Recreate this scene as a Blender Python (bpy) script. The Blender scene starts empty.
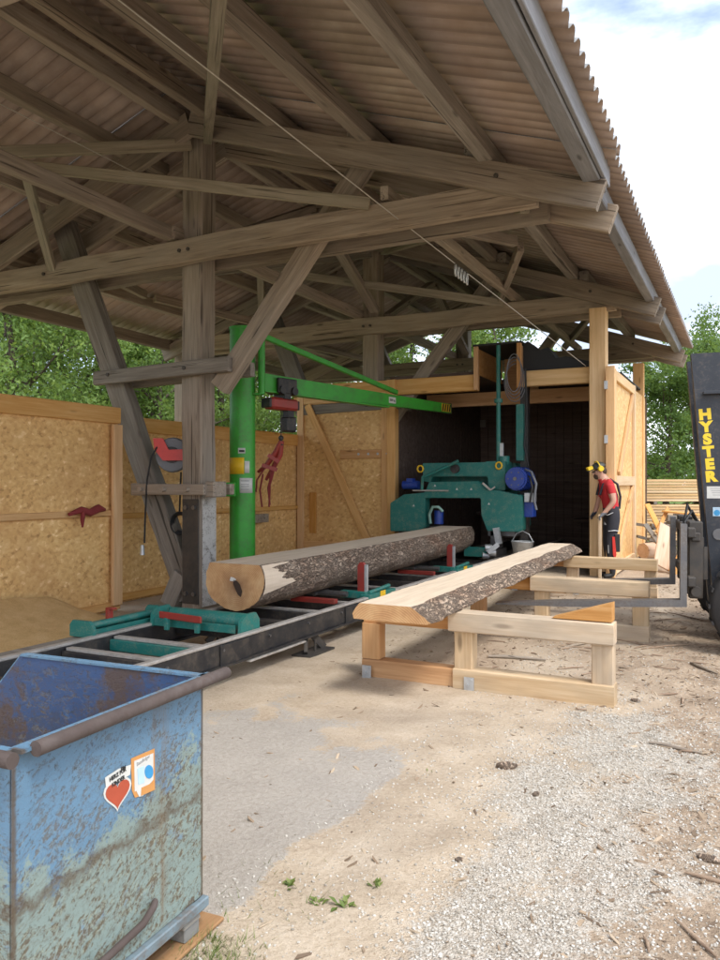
import bpy, bmesh, math, random
from mathutils import Vector, Matrix, noise, Euler, Quaternion
random.seed(7)
V = Vector
scn = bpy.context.scene
COL = scn.collection
RAD = math.radians

# ------------------------------------------------------------------ camera measure: pixel of the photo (720x960) -> point in the place
H = 1.5; FOC = 770.0; CX, CY = 360.0, 484.0
YAW = RAD(26.7)
FW = V((-math.sin(YAW), math.cos(YAW), 0)); RT = V((math.cos(YAW), math.sin(YAW), 0)); UP = V((0, 0, 1))
CAM = V((0, 0, H))
def at_depth(px, py, t): return CAM + FW*t + RT*((px-CX)/FOC*t) + UP*((CY-py)/FOC*t)
def at_y(px, py, y):
    d = FW + RT*((px-CX)/FOC); t = y/d.y; return at_depth(px, py, t)
def at_x(px, py, x):
    d = FW + RT*((px-CX)/FOC); t = x/d.x; return at_depth(px, py, t)
def at_z(px, py, z): return at_depth(px, py, FOC*(H-z)/(py-CY))

# ------------------------------------------------------------------ objects
def worldm(o):
    m = o.matrix_basis.copy(); p = o.parent
    while p: m = p.matrix_basis @ m; p = p.parent
    return m
def place(o, M, parent=None):
    if parent is not None:
        o.parent = parent; o.matrix_basis = worldm(parent).inverted() @ M
    else: o.matrix_basis = M
def thing(name, label, cat, loc=(0,0,0), rz=0, group=None):
    o = bpy.data.objects.new(name, None); COL.objects.link(o)
    o.empty_display_size = .1
    o.location = loc; o.rotation_euler = (0,0,rz)
    return tag(o, label, cat, group)
def tag(o, label=None, cat=None, group=None, kind=None):
    if label: o['label'] = label
    if cat: o['category'] = cat
    if group: o['group'] = group
    if kind: o['kind'] = kind
    return o
def copy_tree(o, parent=None):
    c = o.copy(); COL.objects.link(c)
    if parent is not None: c.parent = parent
    for ch in o.children: copy_tree(ch, c)
    return c

def axes(p0, p1, up=UP):
    x = (V(p1)-V(p0)).normalized()
    u = V(up)
    if abs(x.dot(u)) > .98: u = V((0,1,0)) if abs(x.y) < .9 else V((1,0,0))
    y = u.cross(x).normalized(); z = x.cross(y)
    M = Matrix((x, y, z)).transposed().to_4x4(); M.translation = (V(p0)+V(p1))/2
    return M

class MB:
    def __init__(s): s.v = []; s.f = []; s.m = []; s.sm = []
    def add(s, vs, fs, mi=0, smooth=False):
        n = len(s.v); s.v += [V(v) for v in vs]
        for f in fs: s.f.append([i+n for i in f]); s.m.append(mi); s.sm.append(smooth)
        return s
    def box(s, lo, hi, M=None, mi=0, bev=0.0):
        lo = V(lo); hi = V(hi)
        lo, hi = V([min(a,b) for a,b in zip(lo,hi)]), V([max(a,b) for a,b in zip(lo,hi)])
        b = min(bev, min(hi-lo)*.3)
        if b <= 0:
            vs = [V((x,y,z)) for x in (lo.x,hi.x) for y in (lo.y,hi.y) for z in (lo.z,hi.z)]
            fs = [(0,1,3,2),(4,6,7,5),(0,4,5,1),(2,3,7,6),(0,2,6,4),(1,5,7,3)]
        else:
            bm = bmesh.new(); bmesh.ops.create_cube(bm, size=1)
            c = (lo+hi)/2; d = hi-lo
            for v in bm.verts: v.co = V((c.x+v.co.x*d.x, c.y+v.co.y*d.y, c.z+v.co.z*d.z))
            bmesh.ops.bevel(bm, geom=bm.edges[:], offset=b, segments=1, affect='EDGES')
            bm.verts.index_update()
            vs = [v.co.copy() for v in bm.verts]; fs = [[v.index for v in f.verts] for f in bm.faces]; bm.free()
        if M is not None: vs = [M @ v for v in vs]
        return s.add(vs, fs, mi)
    def beam(s, p0, p1, w, h, up=UP, mi=0, bev=0.0):
        M = axes(p0, p1, up); L = (V(p1)-V(p0)).length
        return s.box((-L/2,-w/2,-h/2), (L/2,w/2,h/2), M, mi, bev)
    def cyl(s, p0, p1, r0, r1=None, n=16, mi=0, caps=True, smooth=True):
        r1 = r0 if r1 is None else r1
        M = axes(p0, p1); L = (V(p1)-V(p0)).length
        vs = []
        for x, r in ((-L/2, r0), (L/2, r1)):
            for i in range(n):
                a = 2*math.pi*i/n; vs.append(M @ V((x, r*math.cos(a), r*math.sin(a))))
        s.add(vs, [(i, (i+1)%n, n+(i+1)%n, n+i) for i in range(n)], mi, smooth)
        if caps: s.add(vs, [list(range(n))[::-1], list(range(n, 2*n))], mi)
        return s
    def tube(s, pts, r, n=8, mi=0, closed=False):
        pts = [V(p) for p in pts]; m = len(pts); rings = []
        prev = None
        for i, p in enumerate(pts):
            a = pts[i-1] if (i > 0 or closed) else pts[i]; b = pts[(i+1) % m] if (i < m-1 or closed) else pts[i]
            t = (b-a).normalized()
            if prev is None:
                u = UP if abs(t.z) < .9 else V((1,0,0)); y = u.cross(t).normalized()
            else:
                y = (prev - t*prev.dot(t)); y = y.normalized() if y.length > 1e-6 else prev
            prev = y; z = t.cross(y)
            rr = r[i] if isinstance(r, (list, tuple)) else r
            rings.append([p + y*rr*math.cos(2*math.pi*k/n) + z*rr*math.sin(2*math.pi*k/n) for k in range(n)])
        vs = [v for rg in rings for v in rg]; fs = []
        for i in range(m if closed else m-1):
            j = (i+1) % m
            fs += [(i*n+k, i*n+(k+1)%n, j*n+(k+1)%n, j*n+k) for k in range(n)]
        s.add(vs, fs, mi, True)
        if not closed: s.add(vs, [list(range(n))[::-1], list(range((m-1)*n, m*n))], mi)
        return s
    def prism(s, poly, O, U, W, N, d, mi=0):
        """polygon (a,b) -> O+a*U+b*W, thickened by d along N"""
        O, U, W, N = V(O), V(U), V(W), V(N); n = len(poly)
        a = [O + U*p + W*q for p, q in poly]; b = [p + N*d for p in a]
        return s.add(a+b, [list(range(n))[::-1], list(range(n, 2*n))] + [(i, (i+1)%n, n+(i+1)%n, n+i) for i in range(n)], mi)
    def sphere(s, c, r, n=12, m=8, mi=0, sc=(1,1,1)):
        c = V(c); vs = [c + V((0,0,-r*sc[2]))]
        for j in range(1, m):
            ph = -math.pi/2 + math.pi*j/m
            for i in range(n):
                a = 2*math.pi*i/n; vs.append(c + V((r*sc[0]*math.cos(ph)*math.cos(a), r*sc[1]*math.cos(ph)*math.sin(a), r*sc[2]*math.sin(ph))))
        vs.append(c + V((0,0,r*sc[2]))); T = len(vs)-1
        fs = [(0, 1+(i+1)%n, 1+i) for i in range(n)]
        for j in range(m-2):
            o = 1+j*n; fs += [(o+i, o+(i+1)%n, o+n+(i+1)%n, o+n+i) for i in range(n)]
        o = 1+(m-2)*n; fs += [(o+i, o+(i+1)%n, T) for i in range(n)]
        return s.add(vs, fs, mi, True)
    def build(s, name, mat, parent=None, M=None, fixn=True, label=None):
        if M is None:
            c = sum(s.v, V((0,0,0)))/max(1, len(s.v)); M = Matrix.Translation(c)
        Mi = M.inverted()
        me = bpy.data.meshes.new(name)
        me.from_pydata([Mi @ v for v in s.v], [], s.f)
        for m in (mat if isinstance(mat, (list, tuple)) else [mat]): me.materials.append(m)
        me.polygons.foreach_set('material_index', s.m); me.polygons.foreach_set('use_smooth', s.sm)
        if fixn:
            bm = bmesh.new(); bm.from_mesh(me); bmesh.ops.recalc_face_normals(bm, faces=bm.faces[:]); bm.to_mesh(me); bm.free()
        me.update()
        o = bpy.data.objects.new(name, me); COL.objects.link(o)
        FR_ = FR[0]
        place(o, FR_ @ M, parent)
        if label: o['label'] = label
        return o
FR = [Matrix.Identity(4)]

def beam(name, p0, p1, w, h, mat, parent=None, up=UP, bev=.006, wob=0.0, label=None):
    """timber with its grain along local x; wob = slight crookedness"""
    M = axes(p0, p1, up); L = (V(p1)-V(p0)).length
    mb = MB()
    if wob <= 0: mb.box((-L/2,-w/2,-h/2), (L/2,w/2,h/2), None, 0, bev)
    else:
        n = max(3, int(L/.35)); c = bev*1.6; sd = random.random()*90
        prof = [(-w/2+c,-h/2),(w/2-c,-h/2),(w/2,-h/2+c),(w/2,h/2-c),(w/2-c,h/2),(-w/2+c,h/2),(-w/2,h/2-c),(-w/2,-h/2+c)]
        vs = []
        for i in range(n+1):
            x = -L/2 + L*i/n; e = math.sin(math.pi*i/n)
            dy = wob*e*noise.noise((x*.7, sd, 0)); dz = wob*e*noise.noise((x*.7, sd, 7))
            for k, (a, b) in enumerate(prof):
                q = wob*.35*noise.noise((x*2.2, sd+k*3.1, 3))
                vs.append(V((x, a+dy+q*(1 if a>0 else -1), b+dz+q*(1 if b>0 else -1))))
        fs = [(i*8+k, i*8+(k+1)%8, (i+1)*8+(k+1)%8, (i+1)*8+k) for i in range(n) for k in range(8)]
        fs += [list(range(8))[::-1], list(range(n*8, n*8+8))]
        mb.add(vs, fs)
    mb.v = [M @ v for v in mb.v]
    return mb.build(name, mat, parent, M, label=label)
def boxo(name, lo, hi, mat, parent=None, bev=.004, label=None):
    lo, hi = V(lo), V(hi); return MB().box(lo, hi, None, 0, bev).build(name, mat, parent, Matrix.Translation((lo+hi)/2), label=label)
def cylo(name, p0, p1, r0, mat, parent=None, r1=None, n=20, label=None):
    mb = MB().cyl(p0, p1, r0, r1, n); return mb.build(name, mat, parent, axes(p0, p1), label=label)
def tubeo(name, pts, r, mat, parent=None, n=8, label=None): return MB().tube(pts, r, n).build(name, mat, parent, label=label)

def text_mesh(s, size, bold=0.0, extrude=.0015, align='CENTER'):
    cu = bpy.data.curves.new('lettering', 'FONT'); cu.body = s; cu.size = size; cu.offset = bold; cu.extrude = extrude
    cu.align_x = align; cu.align_y = 'CENTER'; cu.resolution_u = 4
    o = bpy.data.objects.new('tmp', cu); COL.objects.link(o)
    dg = bpy.context.evaluated_depsgraph_get(); me = bpy.data.meshes.new_from_object(o.evaluated_get(dg))
    bpy.data.objects.remove(o); bpy.data.curves.remove(cu); return me
def text(name, s, size, M, mat, parent=None, bold=0.0, extrude=.0015, sx=1.0):
    me = text_mesh(s, size, bold, extrude); me.materials.clear(); me.materials.append(mat)
    if sx != 1.0:
        for v in me.vertices: v.co.x *= sx
    o = bpy.data.objects.new(name, me); COL.objects.link(o); place(o, FR[0] @ M, parent); return o

# ------------------------------------------------------------------ materials
class NT:
    def __init__(s, name):
        s.mat = bpy.data.materials.new(name); s.mat.use_nodes = True; s.t = s.mat.node_tree; s.n = s.t.nodes; s.l = s.t.links
        s.n.clear(); s.out = s.n.new('ShaderNodeOutputMaterial'); s.b = s.n.new('ShaderNodeBsdfPrincipled'); s.l.new(s.b.outputs[0], s.out.inputs[0])
        s.tc = s.n.new('ShaderNodeTexCoord')
    def set(s, k, v):
        i = s.b.inputs[k]
        if hasattr(v, 'links') or isinstance(v, bpy.types.NodeSocket): s.l.new(v, i)
        else: i.default_value = v if not (isinstance(v, (tuple, list)) and len(v) == 3) else (*v, 1)
    def _in(s, sock, v):
        if isinstance(v, bpy.types.NodeSocket): s.l.new(v, sock)
        elif isinstance(v, (tuple, list)) and len(v) == 3 and sock.type == 'RGBA': sock.default_value = (*v, 1)
        else: sock.default_value = v
    def map(s, scale=(1,1,1), rot=(0,0,0), loc=(0,0,0), src='Object', off=None):
        m = s.n.new('ShaderNodeMapping'); s.l.new(s.tc.outputs[src], m.inputs[0])
        m.inputs['Scale'].default_value = scale; m.inputs['Rotation'].default_value = rot; m.inputs['Location'].default_value = loc
        if off is not None: s.l.new(off, m.inputs['Location'])
        return m.outputs[0]
    def map2(s, rot, scale, loc=(0,0,0)):
        m = s.n.new('ShaderNodeMapping'); s.l.new(s.map((1,1,1), rot), m.inputs[0]); m.inputs['Scale'].default_value = scale; m.inputs['Location'].default_value = loc; return m.outputs[0]
    def noise(s, vec, scale=5, detail=4, rough=.55, dist=0, out=0):
        n = s.n.new('ShaderNodeTexNoise'); s.l.new(vec, n.inputs['Vector']); n.inputs['Scale'].default_value = scale
        n.inputs['Detail'].default_value = detail; n.inputs['Roughness'].default_value = rough; n.inputs['Distortion'].default_value = dist
        return n.outputs[out]
    def vor(s, vec, scale=5, feat='F1', out='Distance', rnd=1.0):
        n = s.n.new('ShaderNodeTexVoronoi'); n.feature = feat; s.l.new(vec, n.inputs['Vector']); n.inputs['Scale'].default_value = scale
        n.inputs['Randomness'].default_value = rnd; return n.outputs[out]
    def ramp(s, fac, stops, interp='LINEAR'):
        r = s.n.new('ShaderNodeValToRGB'); s._in(r.inputs[0], fac); r.color_ramp.interpolation = interp
        e = r.color_ramp.elements
        while len(e) > 1: e.remove(e[-1])
        for i, (p, c) in enumerate(stops):
            if not isinstance(c, (tuple, list)): c = (c, c, c)
            x = e[0] if i == 0 else e.new(p)
            x.position = p; x.color = (*c, 1)
        return r.outputs[0]
    def mix(s, a, b, fac=.5, mode='MIX'):
        m = s.n.new('ShaderNodeMix'); m.data_type = 'RGBA'; m.blend_type = mode; m.clamp_factor = True
        s._in(m.inputs[0], fac); s._in(m.inputs[6], a); s._in(m.inputs[7], b); return m.outputs[2]
    def math(s, op, a, b=0.0, clamp=False):
        m = s.n.new('ShaderNodeMath'); m.operation = op; m.use_clamp = clamp; s._in(m.inputs[0], a); s._in(m.inputs[1], b); return m.outputs[0]
    def rnd(s): 
        o = s.n.new('ShaderNodeObjectInfo'); return o.outputs['Random']
    def attr(s, name, out='Fac'):
        a = s.n.new('ShaderNodeAttribute'); a.attribute_name = name; return a.outputs[out]
    def bump(s, h, strength=.3, dist=.01):
        b = s.n.new('ShaderNodeBump'); b.inputs['Strength'].default_value = strength; b.inputs['Distance'].default_value = dist
        s.l.new(h, b.inputs['Height']); s.l.new(b.outputs[0], s.b.inputs['Normal']); return b
    def sep(s, vec):
        n = s.n.new('ShaderNodeSeparateXYZ'); s.l.new(vec, n.inputs[0]); return n.outputs

def wood(name, dark, mid, light, stain=None, stain_amt=.5, rough=.75, bump=.35, knots=True, var=.35, grain=1.0, crack=0.0):
    n = NT(name); r = n.rnd()
    off = n.n.new('ShaderNodeCombineXYZ'); s = n.math('MULTIPLY', r, 37.0); 
    for i in range(3): n.l.new(s, off.inputs[i])
    v1 = n.map((1.0*grain, 13*grain, 13*grain), off=off.outputs[0]); v2 = n.map((2.5*grain, 70*grain, 70*grain), off=off.outputs[0]); v3 = n.map((.7, 1.6, 1.6), off=off.outputs[0])
    a = n.noise(v1, 1.0, 5, .6, .6); b = n.noise(v2, 1.0, 3, .6, .2); c = n.noise(v3, 1.3, 4, .6)
    g = n.math('ADD', n.math('MULTIPLY', a, .65), n.math('MULTIPLY', b, .35))
    col = n.ramp(g, [(.3, dark), (.5, mid), (.68, light)])
    if knots:
        k = n.vor(n.map((1.4, 5.5, 5.5), off=off.outputs[0]), 1.0)
        km = n.ramp(k, [(.05, 1.0), (.13, 0.0)])
        col = n.mix(col, tuple(x*.42 for x in dark), n.math('MULTIPLY', km, .75))
    if stain is not None:
        m = n.ramp(c, [(.42, 0.0), (.62, 1.0)]); col = n.mix(col, stain, n.math('MULTIPLY', m, stain_amt))
    if crack > 0:
        ck = n.noise(n.map((.55*grain, 30*grain, 30*grain), off=off.outputs[0]), 1.0, 2, .5, .4); cm = n.ramp(ck, [(.655, 0.0), (.675, 1.0)]); col = n.mix(col, tuple(x*.3 for x in dark), n.math('MULTIPLY', cm, crack))
    hs = n.n.new('ShaderNodeHueSaturation'); n.l.new(col, hs.inputs['Color'])
    n.l.new(n.math('ADD', n.math('MULTIPLY', r, var), 1-var/2), hs.inputs['Value'])
    n.l.new(n.math('ADD', n.math('MULTIPLY', n.math('FRACT', n.math('MULTIPLY', r, 7.13)), .25), .88), hs.inputs['Saturation'])
    n.set('Base Color', hs.outputs[0]); n.set('Roughness', rough); n.set('Specular IOR Level', .25)
    n.bump(n.math('ADD', g, n.math('MULTIPLY', c, .3)), bump, .012)
    return n.mat

def metal(name, col, col2=None, amt=.4, rough=.45, metallic=0.0, dirt=(.12,.09,.06), dirt_amt=.25, scale=6, bump=.12):
    n = NT(name); v = n.map((1,1,1)); a = n.noise(v, scale, 6, .65); b = n.noise(v, scale*7, 4, .6)
    c = n.mix(col, col2 if col2 else tuple(x*.7 for x in col), n.math('MULTIPLY', n.ramp(a, [(.4, 0.0), (.65, 1.0)]), amt))
    d = n.ramp(n.math('ADD', n.math('MULTIPLY', a, .5), n.math('MULTIPLY', b, .5)), [(.5, 0.0), (.62, 1.0)])
    c = n.mix(c, dirt, n.math('MULTIPLY', d, dirt_amt))
    n.set('Base Color', c); n.set('Metallic', metallic)
    n.set('Roughness', n.math('ADD', n.math('MULTIPLY', b, .3), rough-.12)); n.bump(b, bump, .004)
    return n.mat
def plain(name, col, rough=.6, metallic=0.0):
    n = NT(name); a = n.noise(n.map(), 30, 3); c = n.mix(tuple(x*.85 for x in col), tuple(min(1, x*1.12) for x in col), a)
    n.set('Base Color', c); n.set('Roughness', rough); n.set('Metallic', metallic); return n.mat

M = {}
M['old_wood'] = wood('weathered_timber', (.145,.112,.085), (.29,.235,.18), (.40,.34,.27), stain=(.26,.23,.19), stain_amt=.5, rough=.85, bump=.55, crack=.75, var=.5)
M['grey_wood'] = wood('silvered_timber', (.14,.12,.10), (.25,.22,.185), (.36,.325,.28), stain=(.18,.165,.14), stain_amt=.5, rough=.85, bump=.55, crack=.8, var=.4)
M['green_wood'] = wood('algae_tinted_timber', (.16,.135,.10), (.29,.25,.19), (.40,.355,.28), stain=(.22,.21,.15), stain_amt=.45, rough=.85, bump=.4, crack=.6)
M['eave_wood'] = wood('bleached_eave_board', (.15,.15,.15), (.23,.235,.25), (.31,.315,.33), stain=(.16,.16,.16), stain_amt=.4, rough=.85, bump=.3)
M['new_wood'] = wood('fresh_spruce_board', (.56,.30,.11), (.70,.42,.18), (.78,.52,.26), stain=(.58,.31,.11), stain_amt=.35, bump=.2, var=.22)
M['pale_wood'] = wood('pale_sawn_beam', (.55,.37,.19), (.70,.50,.29), (.78,.60,.38), stain=(.58,.36,.16), stain_amt=.3, bump=.2, var=.2)
M['trestle'] = wood('trestle_timber', (.48,.32,.18), (.62,.46,.29), (.73,.58,.40), stain=(.30,.25,.19), stain_amt=.6, bump=.25, var=.25)
M['orange_wood'] = wood('orange_fir_timber', (.42,.20,.07), (.56,.30,.12), (.64,.38,.18), bump=.2, var=.15)
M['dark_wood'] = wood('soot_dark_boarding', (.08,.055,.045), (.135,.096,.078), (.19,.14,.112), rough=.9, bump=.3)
M['pallet_wood'] = wood('grey_pallet_wood', (.16,.14,.12), (.28,.25,.21), (.38,.35,.3), stain=(.2,.24,.26), stain_amt=.4, bump=.5)

def osb(name, tint=1.0):
    n = NT(name)
    def layer(rot, sc, off):
        v = n.map2(rot, (sc*1.0, sc*1.0, sc*.25), off); 
        d = n.noise(v, 2.0, 2, .5, 0, 1)
        w = n.n.new('ShaderNodeVectorMath'); w.operation = 'MULTIPLY_ADD'; n.l.new(d, w.inputs[0]); w.inputs[1].default_value = (.25,.25,.25); n.l.new(v, w.inputs[2])
        return n.vor(w.outputs[0], 1.0, 'F1', 'Color', 1.0), n.vor(w.outputs[0], 1.0, 'F1', 'Distance')
    c1, d1 = layer((1.1, .8, .2), 26, (0,0,0)); c2, d2 = layer((-.8, -.9, .4), 32, (3,1,7)); c3, d3 = layer((1.5, .35, -1.2), 22, (9,4,2))
    x1 = n.sep(c1)[0]; x2 = n.sep(c2)[1]; x3 = n.sep(c3)[2]
    g = n.math('ADD', n.math('ADD', n.math('MULTIPLY', x1, .4), n.math('MULTIPLY', x2, .35)), n.math('MULTIPLY', x3, .25))
    t = tint
    col = n.ramp(g, [(.04, (.34*t,.18*t,.06*t)), (.25, (.50*t,.285*t,.105*t)), (.5, (.57*t,.355*t,.135*t)), (.78, (.62*t,.42*t,.18*t)), (.92, (.74*t,.54*t,.29*t))])
    big = n.noise(n.map(), 1.1, 4, .6)
    col = n.mix(col, (.42*t,.22*t,.08*t), n.math('MULTIPLY', n.ramp(big, [(.45, 0.0), (.7, 1.0)]), .45))
    n.set('Base Color', col); n.set('Roughness', .62); n.bump(n.math('ADD', x1, d2), .25, .004)
    return n.mat
M['osb'] = osb('osb_board', 1.36)
M['osb_pale'] = osb('osb_board_pale', 1.3)

def corr():
    n = NT('fibre_cement_sheet'); r = n.rnd(); v = n.map()
    a = n.noise(v, 1.6, 6, .65); b = n.noise(n.map((1.2, 5, 5)), 1.5, 4, .6); f = n.noise(v, 45, 3)
    col = n.ramp(n.math('ADD', n.math('MULTIPLY', a, .6), n.math('MULTIPLY', b, .4)), [(.28, (.26,.20,.165)), (.5, (.42,.34,.285)), (.66, (.55,.465,.405))])
    col = n.mix(col, (.40,.28,.18), n.math('MULTIPLY', n.ramp(n.noise(v, .7, 3), [(.45,0.0),(.6,1.0)]), .35))
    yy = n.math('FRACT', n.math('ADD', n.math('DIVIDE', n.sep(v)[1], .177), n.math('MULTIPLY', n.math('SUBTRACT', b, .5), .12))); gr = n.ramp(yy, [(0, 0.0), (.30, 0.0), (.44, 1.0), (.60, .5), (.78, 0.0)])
    col = n.mix(col, (.15,.105,.08), n.math('MULTIPLY', gr, .6))  # dark stripe along each corrugation: relief shading painted into the sheet colour
    top = n.ramp(f, [(.3, (.24,.25,.25)), (.7, (.40,.41,.42))])
    col = n.mix(col, top, n.attr('outside'))
    hs = n.n.new('ShaderNodeHueSaturation'); n.l.new(col, hs.inputs['Color']); n.l.new(n.math('ADD', n.math('MULTIPLY', r, .35), .82), hs.inputs['Value'])
    n.set('Base Color', hs.outputs[0]); n.set('Roughness', .9); n.bump(f, .25, .004); return n.mat
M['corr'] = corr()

def bark():
    n = NT('log_bark'); v = n.map((1, .42, 1))
    a = n.noise(v, 26, 5, .62, .9); b = n.noise(n.map((1, .5, 1)), 60, 5, .65, .4); big = n.noise(n.map((1,.5,1)), 2.6, 4, .6); mid = n.noise(n.map((1,.6,1)), 8, 4, .6)
    rid = n.math('MULTIPLY', n.math('ABSOLUTE', n.math('SUBTRACT', a, .5)), 7.0); fine = n.math('MULTIPLY', n.math('ABSOLUTE', n.math('SUBTRACT', b, .5)), 6.0)
    col = n.ramp(n.math('ADD', n.math('MULTIPLY', mid, .55), n.math('MULTIPLY', b, .45)), [(.34, (.30,.205,.14)), (.5, (.43,.32,.23)), (.66, (.55,.44,.34))])
    col = n.mix(col, (.40,.21,.12), n.math('MULTIPLY', n.ramp(big, [(.52, 0.0), (.66, 1.0)]), .6))
    col = n.mix(col, (.13,.093,.067), n.ramp(rid, [(.0, .85), (.18, .35), (.38, 0.0)])); col = n.mix(col, (.16,.11,.075), n.ramp(fine, [(.0, .5), (.25, 0.0)]))
    n.set('Base Color', col); n.set('Roughness', .95); n.bump(n.math('ADD', n.ramp(rid, [(.0, 0.0), (.6, 1.0)]), n.math('MULTIPLY', b, .35)), 1.0, .02); return n.mat
M['bark'] = bark()
def logend():
    n = NT('log_end_grain'); v = n.map(); d = n.noise(v, 3, 3, .5, 0, 1)
    w = n.n.new('ShaderNodeVectorMath'); w.operation = 'MULTIPLY_ADD'; n.l.new(d, w.inputs[0]); w.inputs[1].default_value = (.05,.05,.05); n.l.new(v, w.inputs[2])
    s = n.sep(w.outputs[0]); L = n.n.new('ShaderNodeVectorMath'); L.operation = 'LENGTH'; cm = n.n.new('ShaderNodeCombineXYZ'); n.l.new(s[0], cm.inputs[0]); n.l.new(s[2], cm.inputs[2]); n.l.new(cm.outputs[0], L.inputs[0])
    rad = L.outputs['Value']
    ring = n.math('SINE', n.math('MULTIPLY', rad, 420.0)); ns = n.noise(v, 7, 4)
    col = n.ramp(n.math('ADD', n.math('MULTIPLY', ring, .1), ns), [(.3, (.44,.23,.10)), (.55, (.58,.34,.155)), (.75, (.64,.42,.22))])
    core = n.ramp(n.math('ADD', rad, n.math('MULTIPLY', ns, .12)), [(.085, 1.0), (.15, .45), (.26, 0.0)])
    col = n.mix(col, (.20,.10,.05), n.math('MULTIPLY', core, .85))
    n.set('Base Color', col); n.set('Roughness', .8); n.bump(n.math('ADD', ring, ns), .15, .003); return n.mat
M['end'] = logend()
def cutface():
    n = NT('fresh_sawn_face'); a = n.noise(n.map((9, .8, 9)), 1.0, 5, .6, .8); b = n.noise(n.map((60, 2.5, 60)), 1.0, 3); w = n.noise(n.map((1.5, 90, 1)), 1.0, 2)
    g = n.math('ADD', n.math('MULTIPLY', a, .6), n.math('MULTIPLY', b, .4))
    col = n.ramp(g, [(.3, (.58,.46,.33)), (.5, (.72,.59,.44)), (.7, (.81,.69,.55))])
    col = n.mix(col, (.55,.42,.28), n.math('MULTIPLY', n.ramp(w, [(.5, 0.0), (.7, 1.0)]), .3))
    n.set('Base Color', col); n.set('Roughness', .8); n.bump(n.math('ADD', g, w), .2, .003); return n.mat
M['cut'] = cutface()

M['green'] = metal('crane_green_paint', (.045,.36,.035), (.035,.25,.03), .6, .42, 0, dirt_amt=.28)
M['teal'] = metal('teal_machine_paint', (.015,.17,.145), (.022,.20,.17), .5, .45, 0, dirt=(.33,.27,.18), dirt_amt=.28, scale=11)
M['teal_light'] = metal('bright_teal_paint', (.02,.19,.16), (.02,.15,.125), .5, .4, 0, dirt=(.36,.3,.2), dirt_amt=.28, scale=11)
M['red'] = metal('red_machine_paint', (.33,.035,.025), (.22,.03,.02), .5, .45)
M['bright_red'] = plain('bright_red_plastic', (.62,.04,.03), .4)
M['black'] = metal('black_steel', (.018,.018,.02), (.05,.045,.04), .6, .5, 0, dirt=(.14,.11,.08), dirt_amt=.3)
M['steel'] = metal('worn_grey_steel', (.16,.16,.165), (.26,.25,.24), .6, .4, .7, dirt=(.12,.08,.05), dirt_amt=.35)
M['bare'] = metal('polished_rail_steel', (.50,.47,.43), (.34,.31,.27), .5, .42, .25)
M['galv'] = metal('galvanised_steel', (.55,.57,.58), (.42,.44,.45), .6, .4, .6, dirt_amt=.08, scale=20)
M['dark_steel'] = metal('dark_bracket_steel', (.06,.055,.05), (.12,.10,.08), .5, .6, .3)
M['rust'] = metal('rusty_steel', (.075,.055,.048), (.13,.105,.095), .7, .8, .1, dirt=(.08,.05,.04), dirt_amt=.4)
M['blue'] = metal('blue_motor_paint', (.012,.045,.30), (.02,.08,.38), .5, .35)
M['yellow'] = plain('yellow_paint', (.80,.50,.02), .5)
M['letter_yellow'] = plain('yellow_lettering', (.85,.60,.03), .5)
M['white'] = plain('white_label', (.62,.62,.58), .5)
M['black_ink'] = plain('black_ink', (.02,.02,.02), .6)
M['grey_ink'] = plain('grey_print', (.3,.3,.3), .6)
M['orange'] = plain('orange_print', (.58,.27,.08), .5)
M['heart'] = plain('red_heart_print', (.42,.075,.035), .5)
M['cyan'] = plain('blue_print_spot', (.04,.28,.55), .5)
M['paleblue'] = plain('pale_blue_print', (.45,.62,.75), .5)
M['forklift'] = metal('dark_forklift_paint', (.022,.027,.036), (.04,.045,.055), .5, .42, 0, dirt=(.2,.16,.12), dirt_amt=.25)
M['rubber'] = plain('black_rubber', (.03,.028,.027), .85)
M['tarp'] = plain('black_roofing_felt', (.02,.022,.025), .7)
M['cable'] = plain('black_cable', (.015,.015,.015), .6)
M['wire'] = plain('galvanised_wire', (.5,.48,.42), .5, .3)
M['reelgrey'] = plain('grey_plastic', (.17,.18,.20), .5)
M['redcloth'] = plain('dark_red_cloth', (.22,.03,.03), .9)
M['shirt'] = plain('red_cotton_shirt', (.50,.025,.03), .85)
M['trouser'] = plain('charcoal_work_trousers', (.028,.028,.036), .85)
M['skin'] = plain('skin', (.55,.31,.22), .55)
M['hair'] = plain('brown_hair', (.06,.035,.02), .8)
M['boot'] = plain('black_boots', (.02,.02,.02), .6)
M['cap'] = plain('dark_helmet', (.035,.04,.035), .5)
M['offcut'] = wood('pinkish_offcut', (.55,.34,.2), (.70,.48,.32), (.78,.58,.42), bump=.15)
EXPO = 0.78
# ------------------------------------------------------------------ world, sun, camera
SUN_EL, SUN_AZ = 56.0, 118.0      # azimuth clockwise from +Y
w = bpy.data.worlds.new('World'); scn.world = w; w.use_nodes = True
wn, wl = w.node_tree.nodes, w.node_tree.links
bg = wn['Background']; sky = wn.new('ShaderNodeTexSky'); sky.sky_type = 'NISHITA'; sky.sun_disc = False
sky.sun_elevation = RAD(SUN_EL); sky.sun_rotation = RAD(SUN_AZ); sky.air_density = 1.0; sky.dust_density = 2.0
tc = wn.new('ShaderNodeTexCoord'); mp = wn.new('ShaderNodeMapping'); mp.inputs['Scale'].default_value = (1.0, 1.0, 2.6); mp.inputs['Location'].default_value = (.35,.1,.55); wl.new(tc.outputs['Generated'], mp.inputs[0])
nz = wn.new('ShaderNodeTexNoise'); nz.inputs['Scale'].default_value = 2.3; nz.inputs['Detail'].default_value = 7; nz.inputs['Roughness'].default_value = .55; wl.new(mp.outputs[0], nz.inputs['Vector'])
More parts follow.
